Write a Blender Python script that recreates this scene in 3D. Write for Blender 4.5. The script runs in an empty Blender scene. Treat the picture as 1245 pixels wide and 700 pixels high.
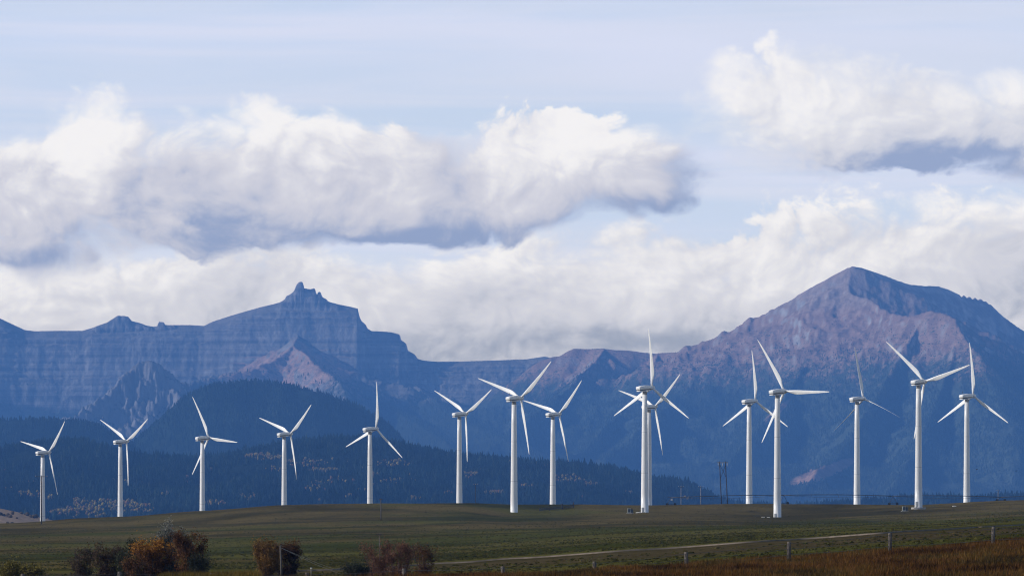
import bpy, math, random
import numpy as np
from mathutils import Vector, Matrix

# ------------------------------------------------------------------ scene, camera, light
S = bpy.context.scene
COL = S.collection
R = math.radians
FP = 6917.0                 # 200 mm lens on a 36 mm sensor, in pixels of a 1245 px wide frame
HZ = 630.0                  # picture row of the level horizon
CX = 622.5

cam_d = bpy.data.cameras.new("camera")
cam_d.lens = 200.0
cam_d.sensor_width = 36.0
cam_d.shift_y = (HZ - 350.0) / 1245.0
cam_d.clip_start = 1.0
cam_d.clip_end = 200000.0
cam = bpy.data.objects.new("camera", cam_d)
cam.location = (0, 0, 0)
cam.rotation_euler = (R(90), 0, 0)
COL.objects.link(cam)
S.camera = cam

SUN_EL, SUN_AZ = 26.0, 4.0          # azimuth: degrees behind square-left
ca, sa = math.cos(R(SUN_EL)), math.sin(R(SUN_EL))
SUN_DIR = Vector((-math.cos(R(SUN_AZ)) * ca, -math.sin(R(SUN_AZ)) * ca, sa))
sun_d = bpy.data.lights.new("sun", "SUN")
sun_d.energy = 4.3
sun_d.angle = R(0.5)
sun_d.color = (1.0, 0.94, 0.86)
sun = bpy.data.objects.new("sun", sun_d)
sun.rotation_euler = SUN_DIR.to_track_quat('Z', 'Y').to_euler()
COL.objects.link(sun)

S.view_settings.view_transform = 'Standard'
S.view_settings.look = 'None'
S.view_settings.exposure = 0.0
S.view_settings.gamma = 1.0
S.view_settings.use_curve_mapping = False
S.render.engine = 'CYCLES'
S.cycles.use_denoising = True
try:
    S.cycles.denoiser = 'OPENIMAGEDENOISE'
    S.cycles.denoising_input_passes = 'RGB_ALBEDO_NORMAL'
    S.cycles.denoising_prefilter = 'ACCURATE'
except Exception:
    pass
S.cycles.max_bounces = 6
S.cycles.diffuse_bounces = 2
S.cycles.glossy_bounces = 2
S.cycles.volume_bounces = 0
S.cycles.transparent_max_bounces = 12
S.cycles.filter_width = 1.15


class NT:
    """small expression builder for node trees"""
    def __init__(self, tree):
        self.t = tree
        self.t.nodes.clear()

    def n(self, typ, **kw):
        nd = self.t.nodes.new(typ)
        for k, v in kw.items():
            setattr(nd, k, v)
        return nd

    def put(self, sock, v):
        if isinstance(v, bpy.types.NodeSocket):
            self.t.links.new(v, sock)
        elif isinstance(v, (int, float)):
            if sock.type in ('RGBA',):
                sock.default_value = (v, v, v, 1)
            elif sock.type == 'VECTOR':
                sock.default_value = (v, v, v)
            else:
                sock.default_value = v
        else:
            v = tuple(v)
            if sock.type == 'RGBA' and len(v) == 3:
                v = v + (1.0,)
            sock.default_value = v

    def m(self, op, a, b=None, c=None, clamp=False):
        nd = self.n('ShaderNodeMath', operation=op, use_clamp=clamp)
        self.put(nd.inputs[0], a)
        if b is not None: self.put(nd.inputs[1], b)
        if c is not None: self.put(nd.inputs[2], c)
        return nd.outputs[0]

    def add(self, a, b): return self.m('ADD', a, b)
    def sub(self, a, b): return self.m('SUBTRACT', a, b)
    def mul(self, a, b): return self.m('MULTIPLY', a, b)
    def mx(self, a, b): return self.m('MAXIMUM', a, b)

    def vm(self, op, a, b=None, s=None):
        nd = self.n('ShaderNodeVectorMath', operation=op)
        self.put(nd.inputs[0], a)
        if b is not None: self.put(nd.inputs[1], b)
        if s is not None: self.put(nd.inputs['Scale'], s)
        return nd.outputs[0]

    def ss(self, v, lo, hi, a=0.0, b=1.0, smooth=True):
        nd = self.n('ShaderNodeMapRange', interpolation_type='SMOOTHSTEP' if smooth else 'LINEAR', clamp=True)
        self.put(nd.inputs[0], v)
        for i, q in enumerate((lo, hi, a, b)):
            self.put(nd.inputs[1 + i], q)
        return nd.outputs[0]

    def mix(self, f, a, b, blend='MIX'):
        nd = self.n('ShaderNodeMix', data_type='RGBA', blend_type=blend)
        nd.clamp_factor = True
        self.put(nd.inputs[0], f)
        self.put(nd.inputs[6], a)
        self.put(nd.inputs[7], b)
        return nd.outputs[2]

    def xyz(self, x, y, z=0.0):
        nd = self.n('ShaderNodeCombineXYZ')
        self.put(nd.inputs[0], x); self.put(nd.inputs[1], y); self.put(nd.inputs[2], z)
        return nd.outputs[0]

    def sep(self, v):
        nd = self.n('ShaderNodeSeparateXYZ')
        self.put(nd.inputs[0], v)
        return nd.outputs

    def noise(self, vec, scale=1.0, detail=5.0, rough=0.55, dist=0.0, dims='3D', typ='FBM'):
        nd = self.n('ShaderNodeTexNoise', noise_dimensions=dims)
        nd.noise_type = typ
        self.put(nd.inputs['Vector'], vec)
        nd.inputs['Scale'].default_value = scale
        nd.inputs['Detail'].default_value = detail
        nd.inputs['Roughness'].default_value = rough
        nd.inputs['Distortion'].default_value = dist
        return nd.outputs[0]


# ------------------------------------------------------------------ sky: Nishita plus banks of cloud
W = bpy.data.worlds.new("World")
S.world = W
W.use_nodes = True
q = NT(W.node_tree)
geo = q.n('ShaderNodeTexCoord')
dx, dy, dz = q.sep(geo.outputs['Generated'])
az = q.m('ARCTAN2', dx, dy)
el = q.m('ARCSINE', dz)
PXs = q.add(q.mul(az, FP), CX)
PYs = q.sub(HZ, q.mul(el, FP))
sky = q.n('ShaderNodeTexSky', sky_type='NISHITA')
sky.sun_disc = False
sky.sun_elevation = R(SUN_EL)
sky.sun_rotation = R(270.0 - SUN_AZ)
sky.altitude = 1300
sky.air_density = 1.0
sky.dust_density = 0.6
sky.ozone_density = 1.5
SKY_STRENGTH = 0.105
HAZE_D, HAZE_S = 3.5e-5, (0.082, 0.205, 0.53)

# gentle warp shared by all cloud banks
wv = q.xyz(q.mul(PXs, 1 / 210.0), q.mul(PYs, 1 / 130.0), 3.7)
w1 = q.sub(q.noise(wv, 1.0, 2.0), 0.5)
w2 = q.sub(q.noise(q.vm('ADD', wv, (7.3, 2.1, 9.0)), 1.0, 2.0), 0.5)
PX0 = q.add(PXs, q.mul(w1, 120.0))
PY0 = q.add(PYs, q.mul(w2, 60.0))


def billow(offs):
    """shared cloud texture at (px, py) + offs: puffs of two sizes with creases between them"""
    px, py = q.add(PX0, offs[0]), q.add(PY0, offs[1])
    f = q.sub(q.noise(q.xyz(q.mul(px, 1 / 150.0), q.mul(py, 1 / 112.0), 5.1), 1.0, 8.0, 0.55, 0.0), 0.5)
    b1 = q.m('ABSOLUTE', q.sub(q.noise(q.xyz(q.mul(px, 1 / 92.0), q.mul(py, 1 / 74.0), 9.1), 1.0, 2.0, 0.45), 0.5))
    b2 = q.m('ABSOLUTE', q.sub(q.noise(q.xyz(q.mul(px, 1 / 34.0), q.mul(py, 1 / 28.0), 2.6), 1.0, 6.0, 0.6), 0.5))
    return px, py, q.add(q.mul(f, 0.85), q.add(q.mul(q.sub(b1, 0.09), 1.0), q.mul(q.sub(b2, 0.09), 0.6)))


FIELD = [billow((0, 0)), billow((-9, -8)), billow((-42, -32))]
lv = q.xyz(q.mul(PX0, 1 / 200.0), q.mul(PY0, 1 / 105.0), 31.0)
LOW = q.sub(q.noise(lv, 1.0, 4.0, 0.55, 0.3), 0.5)
FEATHER = q.ss(q.noise(q.vm('ADD', lv, (3.1, 8.2, 1.0)), 1.0, 3.0), 0.35, 0.65, 0.30, 1.9)


def gauss(x, y, a, b):
    ux = q.mul(q.sub(PX0, x), 1.0 / a)
    uy = q.mul(q.sub(PY0, y), 1.0 / b)
    return q.m('EXPONENT', q.mul(q.add(q.mul(ux, ux), q.mul(uy, uy)), -1.0))


def bank(base, shapes, amp, soft, top, bot, darks, bright, mid, dark, maxop=1.0, relief=1.0, low=1.0):
    """adds one bank of cloud in front of the colour `base`; shapes = (x, y, half width, height up, height down)"""
    ds = []
    for px, py, f in FIELD:
        best = None
        for (x, y, a, bu, bd) in shapes:
            ux = q.mul(q.sub(px, x), 1.0 / a)
            uy = q.sub(py, y)
            v = q.mx(q.mul(uy, -1.0 / bu), q.mul(uy, 1.0 / bd))
            r = q.sub(1.0, q.add(q.mul(ux, ux), q.mul(v, v)))
            best = r if best is None else q.m('SMOOTH_MAX', best, r, 0.3)
        ds.append(q.add(q.mx(best, -1.6), q.mul(f, amp)))
    d0, d1, d2 = ds
    sf = q.mul(FEATHER, soft)
    mask = q.mul(q.ss(d0, q.mul(sf, -0.35), sf), maxop)
    rel = q.add(q.mul(q.sub(d0, d1), 0.42 * relief), q.mul(q.sub(d0, d2), 0.24 * relief))
    h = q.ss(PYs, bot, top, -0.14, 0.22, False)
    lum = q.add(q.add(q.add(0.47, rel), h), q.mul(LOW, low))
    for (x, y, a, b, k) in darks:
        lum = q.sub(lum, q.mul(gauss(x, y, a, b), k))
    c = q.mix(q.ss(lum, -0.24, 0.46), dark, mid)
    c = q.mix(q.ss(lum, 0.34, 1.12), c, bright)
    return q.mix(mask, base, c)


skyc = q.vm('SCALE', sky.outputs[0], s=SKY_STRENGTH)
# thin high veil
vv = q.xyz(q.mul(PXs, 1 / 900.0), q.mul(PYs, 1 / 120.0), 11.0)
veil = q.ss(q.noise(vv, 1.0, 6.0, 0.55, 0.6), 0.32, 0.72, 0.84, 1.0)
up = q.ss(el, 0.30, 0.05, 0.0, 1.0)
st = q.ss(q.noise(q.xyz(q.mul(PXs, 1 / 1300.0), q.mul(PYs, 1 / 75.0), 21.0), 1.0, 6.0, 0.55, 1.2), 0.33, 0.67)
c = q.mix(q.mul(veil, up), skyc, q.mix(st, (0.585, 0.68, 0.885), (0.69, 0.73, 0.90)))
BRI, MID, DRK = (0.90, 0.885, 0.90), (0.60, 0.61, 0.71), (0.29, 0.37, 0.58)
# low bank over the mountains
c = bank(c, [(250, 420, 760, 128, 260), (720, 420, 340, 152, 260), (1085, 400, 300, 180, 260),
             (1290, 400, 230, 165, 260), (430, 430, 420, 146, 260)], 1.9, 0.30, 235.0, 450.0,
         [(500, 425, 330, 40, 0.30), (780, 408, 130, 22, 0.32), (1235, 340, 60, 75, 0.35), (300, 345, 120, 25, 0.18), (620, 360, 120, 16, 0.15), (1060, 245, 110, 26, -0.42), (600, 310, 200, 14, -0.15), (100, 350, 120, 20, -0.15)],
         BRI, (0.63, 0.64, 0.72), (0.34, 0.39, 0.52), 1.0, 1.15, 0.8)
# long bank across the left and the middle
c = bank(c, [(45, 255, 150, 82, 78), (128, 205, 80, 104, 100), (330, 215, 210, 92, 92), (430, 245, 250, 76, 54), (210, 255, 180, 66, 66),
             (690, 208, 182, 74, 62), (775, 225, 102, 70, 42), (570, 230, 160, 62, 50)], 2.0, 0.36, 115.0, 310.0,
         [(545, 279, 130, 20, 0.46), (20, 314, 80, 12, 0.35), (240, 250, 100, 50, 0.24), (235, 205, 34, 40, 0.18), (120, 160, 44, 52, -0.60), (350, 150, 120, 26, -0.42),
          (850, 220, 28, 46, 0.62), (790, 255, 90, 14, 0.32), (720, 180, 90, 40, -0.28), (540, 185, 50, 30, 0.12)], BRI, MID, DRK, 1.0, 1.1, 0.7)
# bank at upper right
c = bank(c, [(985, 140, 145, 96, 82), (1100, 160, 165, 72, 68), (1230, 160, 115, 66, 66)], 2.0, 0.55, 55.0, 240.0,
         [(1135, 204, 110, 40, 0.46), (1190, 198, 30, 22, 0.2), (1230, 190, 50, 30, 0.15), (975, 110, 55, 55, -0.22)], BRI, (0.66, 0.67, 0.75), DRK, 0.95, 1.15, 0.8)
# cancel the haze box in the sky colour: tint subtracted, brighter and warmer towards the horizon
path = q.m('MINIMUM', q.m('DIVIDE', 1345.0, q.mx(dz, 0.001)), 30700.0)
Tr = q.m('EXPONENT', q.mul(path, -HAZE_D))
c = q.vm('SUBTRACT', c, q.vm('SCALE', HAZE_S, s=q.sub(1.0, Tr)))
c = q.vm('SCALE', q.vm('MAXIMUM', c, (0.0, 0.0, 0.0)), s=q.m('DIVIDE', 1.0, Tr))
bg = q.n('ShaderNodeBackground')
q.put(bg.inputs[0], c)
bg.inputs[1].default_value = 1.0
wo = q.n('ShaderNodeOutputWorld')
q.t.links.new(bg.outputs[0], wo.inputs[0])

# ------------------------------------------------------------------ helpers
rng = np.random.default_rng(7)
random.seed(7)


def perlin(x, y, seed=0):
    x = np.asarray(x, float); y = np.asarray(y, float)
    xi = np.floor(x).astype(np.int64); yi = np.floor(y).astype(np.int64)
    xf = x - xi; yf = y - yi
    u = xf * xf * xf * (xf * (xf * 6 - 15) + 10)
    v = yf * yf * yf * (yf * (yf * 6 - 15) + 10)

    def g(ix, iy, fx, fy):
        h = (ix * 374761393 + iy * 668265263 + seed * 974634121) & 0xFFFFFFFF
        h = ((h ^ (h >> 13)) * 1274126177) & 0xFFFFFFFF
        h = (h ^ (h >> 16)) & 0xFFFF
        a = h * (2 * math.pi / 65536.0)
        return np.cos(a) * fx + np.sin(a) * fy
    n00 = g(xi, yi, xf, yf); n10 = g(xi + 1, yi, xf - 1, yf)
    n01 = g(xi, yi + 1, xf, yf - 1); n11 = g(xi + 1, yi + 1, xf - 1, yf - 1)
    return ((n00 * (1 - u) + n10 * u) * (1 - v) + (n01 * (1 - u) + n11 * u) * v) * 1.5


def fbm(x, y, oct=5, seed=0, gain=0.5):
    s = 0; a = 1.0; t = 0
    for i in range(oct):
        s = s + a * perlin(x * 2 ** i + 13.7 * i, y * 2 ** i - 7.1 * i, seed + i); t += a; a *= gain
    return s / t


def ridged(x, y, oct=5, seed=0, gain=0.5):
    s = 0; a = 1.0; t = 0
    for i in range(oct):
        s = s + a * (1 - 2 * np.abs(perlin(x * 2 ** i + 13.7 * i, y * 2 ** i - 7.1 * i, seed + i))); t += a; a *= gain
    return s / t


def sstep(a, b, v):
    t = np.clip((v - a) / (b - a), 0, 1)
    return t * t * (3 - 2 * t)


def link(name, me, mat=None, parent=None, smooth=False):
    o = bpy.data.objects.new(name, me)
    COL.objects.link(o)
    if mat is not None and len(me.materials) == 0:
        me.materials.append(mat)
    if parent is not None:
        o.parent = parent
    if smooth:
        me.polygons.foreach_set('use_smooth', [True] * len(me.polygons))
    return o


def tag(o, label=None, cat=None, group=None, kind=None):
    if label: o['label'] = label
    if cat: o['category'] = cat
    if group: o['group'] = group
    if kind: o['kind'] = kind
    return o


def empty(name, loc, label, cat, group=None, rz=0.0):
    o = bpy.data.objects.new(name, None)
    o.location = loc
    o.rotation_euler = (0, 0, rz)
    o.empty_display_size = 1.0
    COL.objects.link(o)
    return tag(o, label, cat, group)


def np_mesh(name, co, tris, cols=None, nv=3):
    """fast mesh from arrays; tris is (n, nv)"""
    me = bpy.data.meshes.new(name)
    co = np.ascontiguousarray(co, dtype=np.float32)
    tris = np.ascontiguousarray(tris, dtype=np.int32)
    n = len(tris)
    me.vertices.add(len(co)); me.vertices.foreach_set('co', co.ravel())
    me.loops.add(n * nv); me.loops.foreach_set('vertex_index', tris.ravel())
    me.polygons.add(n)
    me.polygons.foreach_set('loop_start', np.arange(0, n * nv, nv, dtype=np.int32))
    me.polygons.foreach_set('loop_total', np.full(n, nv, dtype=np.int32))
    if cols is not None:
        a = me.attributes.new('tint', 'FLOAT_COLOR', 'POINT')
        a.data.foreach_set('color', np.ascontiguousarray(cols, dtype=np.float32).ravel())
    me.update(calc_edges=True)
    me.validate()
    return me


def grid_mesh(name, X, Y, Z, keep=None):
    nr, nc = X.shape
    co = np.stack([X.ravel(), Y.ravel(), Z.ravel()], 1)
    i = np.arange(nr * nc).reshape(nr, nc)
    qd = np.stack([i[:-1, :-1], i[:-1, 1:], i[1:, 1:], i[1:, :-1]], -1).reshape(-1, 4)
    me = np_mesh(name, co, qd, nv=4)
    me.polygons.foreach_set('use_smooth', [True] * len(me.polygons))
    return me


class MB:
    """collects shapes into one mesh"""
    def __init__(self):
        self.v = []; self.f = []

    def box(self, c, s, rot=None, taper=1.0, bev=0.0):
        hx, hy, hz = s[0] / 2, s[1] / 2, s[2] / 2
        if bev <= 0:
            ring = [(-hx, -hy), (hx, -hy), (hx, hy), (-hx, hy)]
        else:
            b = min(bev, hx * .9, hy * .9)
            ring = [(-hx + b, -hy), (hx - b, -hy), (hx, -hy + b), (hx, hy - b), (hx - b, hy), (-hx + b, hy), (-hx, hy - b), (-hx, -hy + b)]
        k = len(ring)
        lev = [(-hz, 1.0), (hz, taper)] if bev <= 0 else [(-hz, 1 - bev / max(hx, hy)), (-hz + bev * .6, 1.0), (hz - bev * .6, taper), (hz, taper * (1 - bev / max(hx, hy)))]
        b0 = len(self.v)
        for z, t in lev:
            for x, y in ring:
                p = Vector((x * t, y * t, z))
                if rot is not None: p = rot @ p
                self.v.append(tuple(p + Vector(c)))
        for l in range(len(lev) - 1):
            for i in range(k):
                j = (i + 1) % k
                self.f.append((b0 + l * k + i, b0 + l * k + j, b0 + (l + 1) * k + j, b0 + (l + 1) * k + i))
        self.f.append(tuple(b0 + i for i in reversed(range(k))))
        self.f.append(tuple(b0 + (len(lev) - 1) * k + i for i in range(k)))
        return self

    def tube(self, pts, rad, n=10, cap=True):
        pts = [Vector(p) for p in pts]
        if not hasattr(rad, '__len__'): rad = [rad] * len(pts)
        b0 = len(self.v)
        prev = None
        for i, p in enumerate(pts):
            d = (pts[min(i + 1, len(pts) - 1)] - pts[max(i - 1, 0)]).normalized()
            if prev is None:
                a = d.orthogonal().normalized()
            else:
                a = (prev - d * prev.dot(d)).normalized()
            prev = a
            b = d.cross(a)
            for k in range(n):
                t = 2 * math.pi * k / n
                self.v.append(tuple(p + (a * math.cos(t) + b * math.sin(t)) * rad[i]))
        for i in range(len(pts) - 1):
            for k in range(n):
                j = (k + 1) % n
                self.f.append((b0 + i * n + k, b0 + i * n + j, b0 + (i + 1) * n + j, b0 + (i + 1) * n + k))
        if cap:
            self.f.append(tuple(b0 + k for k in reversed(range(n))))
            e = b0 + (len(pts) - 1) * n
            self.f.append(tuple(e + k for k in range(n)))
        return self

    def loft(self, rings):
        b0 = len(self.v); n = len(rings[0])
        for r in rings: self.v += [tuple(p) for p in r]
        for i in range(len(rings) - 1):
            for k in range(n):
                j = (k + 1) % n
                self.f.append((b0 + i * n + k, b0 + i * n + j, b0 + (i + 1) * n + j, b0 + (i + 1) * n + k))
        self.f.append(tuple(b0 + k for k in reversed(range(n))))
        e = b0 + (len(rings) - 1) * n
        self.f.append(tuple(e + k for k in range(n)))
        return self

    def mesh(self, name, mat, smooth=False):
        me = bpy.data.meshes.new(name)
        me.from_pydata(self.v, [], self.f)
        me.materials.append(mat)
        if smooth: me.polygons.foreach_set('use_smooth', [True] * len(me.polygons))
        me.update()
        return me

    def build(self, name, mat, parent=None, smooth=False):
        return link(name, self.mesh(name, mat, smooth), None, parent)


# ------------------------------------------------------------------ materials
def new_mat(name):
    m = bpy.data.materials.new(name)
    m.use_nodes = True
    return m, NT(m.node_tree)


def finish(t, colour, rough=0.9, spec=0.2, bump=None, bstr=0.3, bdist=1.0, metal=0.0, rough_sock=None):
    p = t.n('ShaderNodeBsdfPrincipled')
    t.put(p.inputs['Base Color'], colour)
    t.put(p.inputs['Roughness'], rough if rough_sock is None else rough_sock)
    p.inputs['Specular IOR Level'].default_value = spec
    p.inputs['Metallic'].default_value = metal
    if bump is not None:
        b = t.n('ShaderNodeBump')
        b.inputs['Strength'].default_value = bstr
        b.inputs['Distance'].default_value = bdist
        t.put(b.inputs['Height'], bump)
        t.t.links.new(b.outputs[0], p.inputs['Normal'])
    o = t.n('ShaderNodeOutputMaterial')
    t.t.links.new(p.outputs[0], o.inputs[0])


def plain(name, col, rough=0.6, var=0.12, scale=3.0, spec=0.3, metal=0.0):
    m, t = new_mat(name)
    g = t.n('ShaderNodeTexCoord')
    n = t.noise(g.outputs['Object'], scale, 5.0, 0.6)
    a = tuple(c * (1 - var) for c in col); b = tuple(min(1, c * (1 + var)) for c in col)
    finish(t, t.mix(t.ss(n, 0.3, 0.7), a, b), rough, spec, metal=metal)
    return m


def tower_paint():
    m, t = new_mat("white_tower_paint")
    g = t.n('ShaderNodeTexCoord')
    x, y, z = t.sep(g.outputs['Object'])
    st = t.noise(t.xyz(t.mul(x, 1.6), t.mul(y, 1.6), t.mul(z, 0.06)), 1.0, 4.0, 0.6)
    dirt = t.mul(t.ss(st, 0.45, 0.72), 0.55)
    c = t.mix(dirt, (0.80, 0.79, 0.77), (0.60, 0.57, 0.53))
    fl = t.ss(t.m('ABSOLUTE', t.sub(t.m('FRACT', t.mul(z, 1 / 16.2)), 0.5)), 0.493, 0.497)
    c = t.mix(t.mul(fl, 0.8), c, (0.38, 0.38, 0.38))
    oi = t.n('ShaderNodeObjectInfo')
    c = t.mix(1.0, c, t.ss(oi.outputs['Random'], 0, 1, 0.86, 1.0, False), 'MULTIPLY')
    finish(t, c, 0.38, 0.4)
    return m


M = {}
M['tower'] = tower_paint()
M['blade'] = plain("white_blade", (0.80, 0.80, 0.79), 0.35, 0.05, 0.6, 0.4)
M['nacelle'] = plain("white_nacelle", (0.74, 0.74, 0.73), 0.45, 0.07, 0.8, 0.35)
M['seam'] = plain("dark_seam", (0.05, 0.05, 0.06), 0.6)
M['collar'] = plain("grey_yaw_collar", (0.30, 0.30, 0.30), 0.6)
M['door'] = plain("grey_door", (0.20, 0.21, 0.22), 0.5)
M['concrete'] = plain("concrete", (0.36, 0.34, 0.31), 0.9, 0.25)
M['wood'] = plain("weathered_wood", (0.105, 0.088, 0.075), 0.9, 0.35, 6.0)
M['dark_wood'] = plain("dark_creosote_wood", (0.045, 0.040, 0.040), 0.9, 0.3, 4.0)
M['grey_wood'] = plain("pale_grey_wood", (0.30, 0.28, 0.26), 0.9, 0.2, 4.0)
M['mid_wood'] = plain("grey_brown_wood", (0.085, 0.075, 0.066), 0.9, 0.25, 4.0)
M['wire'] = plain("steel_wire", (0.06, 0.06, 0.06), 0.5, 0.2, 4.0)
M['pale_wire'] = plain("pale_cable", (0.20, 0.18, 0.14), 0.5, 0.2, 4.0)
M['insul'] = plain("grey_insulator", (0.45, 0.46, 0.50), 0.3, 0.1)
M['steel'] = plain("dark_galvanised_steel", (0.05, 0.055, 0.065), 0.5, 0.2)
M['rubber'] = plain("black_tyre", (0.02, 0.02, 0.02), 0.8)
M['box'] = plain("pale_green_grey_box", (0.34, 0.35, 0.31), 0.6, 0.12)
M['boxdark'] = plain("dark_box_side", (0.06, 0.065, 0.06), 0.6, 0.12)
M['stone'] = plain("white_stone", (0.62, 0.60, 0.55), 0.9, 0.25)
M['bird'] = plain("black_feathers", (0.02, 0.02, 0.022), 0.7)


def tint_mat(name, rough=0.8, transl=0.0, var=0.25, scale=0.5):
    m, t = new_mat(name)
    a = t.n('ShaderNodeAttribute', attribute_name='tint')
    g = t.n('ShaderNodeNewGeometry')
    n = t.noise(g.outputs['Position'], scale, 3.0)
    c = t.mix(1.0, a.outputs['Color'], t.ss(n, 0.2, 0.8, 1 - var, 1 + var), 'MULTIPLY')
    if transl > 0:
        d = t.n('ShaderNodeBsdfDiffuse'); tr = t.n('ShaderNodeBsdfTranslucent')
        t.put(d.inputs[0], c); t.put(tr.inputs[0], c)
        ms = t.n('ShaderNodeMixShader'); ms.inputs[0].default_value = transl
        t.t.links.new(d.outputs[0], ms.inputs[1]); t.t.links.new(tr.outputs[0], ms.inputs[2])
        o = t.n('ShaderNodeOutputMaterial'); t.t.links.new(ms.outputs[0], o.inputs[0])
    else:
        finish(t, c, 1.0, 0.0)
    return m


M['leaf'] = tint_mat("leaf", transl=0.3)
M['conifer'] = tint_mat("conifer_needles", 0.9)
M['grass'] = tint_mat("dry_grass", transl=0.25, scale=0.15)


def ground_mat():
    m, t = new_mat("prairie_grass")
    g = t.n('ShaderNodeNewGeometry')
    P = g.outputs['Position']
    x, y, z = t.sep(P)
    big = t.noise(t.xyz(t.mul(x, 1 / 170.0), t.mul(y, 1 / 420.0)), 1.0, 5.0, 0.6, 0.8)
    med = t.noise(t.xyz(t.mul(x, 1 / 80.0), t.mul(y, 1 / 150.0)), 1.0, 7.0, 0.62, 0.6)
    fin = t.noise(P, 0.55, 7.0, 0.7)
    # bands that follow the lie of the land
    olive = t.mix(t.ss(med, 0.36, 0.64), (0.036, 0.036, 0.007), (0.092, 0.084, 0.020))
    brown = t.mix(t.ss(med, 0.36, 0.64), (0.050, 0.040, 0.011), (0.120, 0.090, 0.031))
    far = t.ss(t.add(y, t.mul(t.sub(big, 0.5), 1500.0)), 1500.0, 2450.0)
    c = t.mix(t.ss(t.add(big, t.mul(far, 0.22)), 0.47, 0.62), olive, brown)
    green = t.ss(t.noise(t.xyz(t.mul(x, 1 / 260.0), t.mul(y, 1 / 300.0), 5.0), 1.0, 5.0, 0.6, 0.5), 0.52, 0.66)
    c = t.mix(t.mul(green, 0.6), c, (0.050, 0.060, 0.012))
    # ditch and verge below the track
    yy = t.add(y, t.mul(t.sub(med, 0.5), 60.0))
    c = t.mix(t.mul(t.mul(t.ss(yy, 640.0, 590.0), t.ss(yy, 480.0, 520.0)), 0.62), c, t.mix(t.ss(fin, 0.35, 0.7), (0.048, 0.033, 0.020), (0.090, 0.064, 0.042)))
    # rust coloured long grass next to the camera
    rust = t.mix(t.ss(fin, 0.35, 0.7), (0.045, 0.022, 0.010), (0.13, 0.062, 0.022))
    c = t.mix(t.ss(yy, 430.0, 385.0), c, rust)
    # far floor of the valley
    c = t.mix(t.ss(y, 2600.0, 3300.0), c, t.mix(t.ss(big, 0.4, 0.6), (0.16, 0.12, 0.075), (0.075, 0.072, 0.04)))
    c = t.mix(1.0, c, t.ss(fin, 0.25, 0.75, 0.62, 1.38), 'MULTIPLY')
    finish(t, c, 1.0, 0.0, fin, 0.6, 0.35)
    return m


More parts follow.
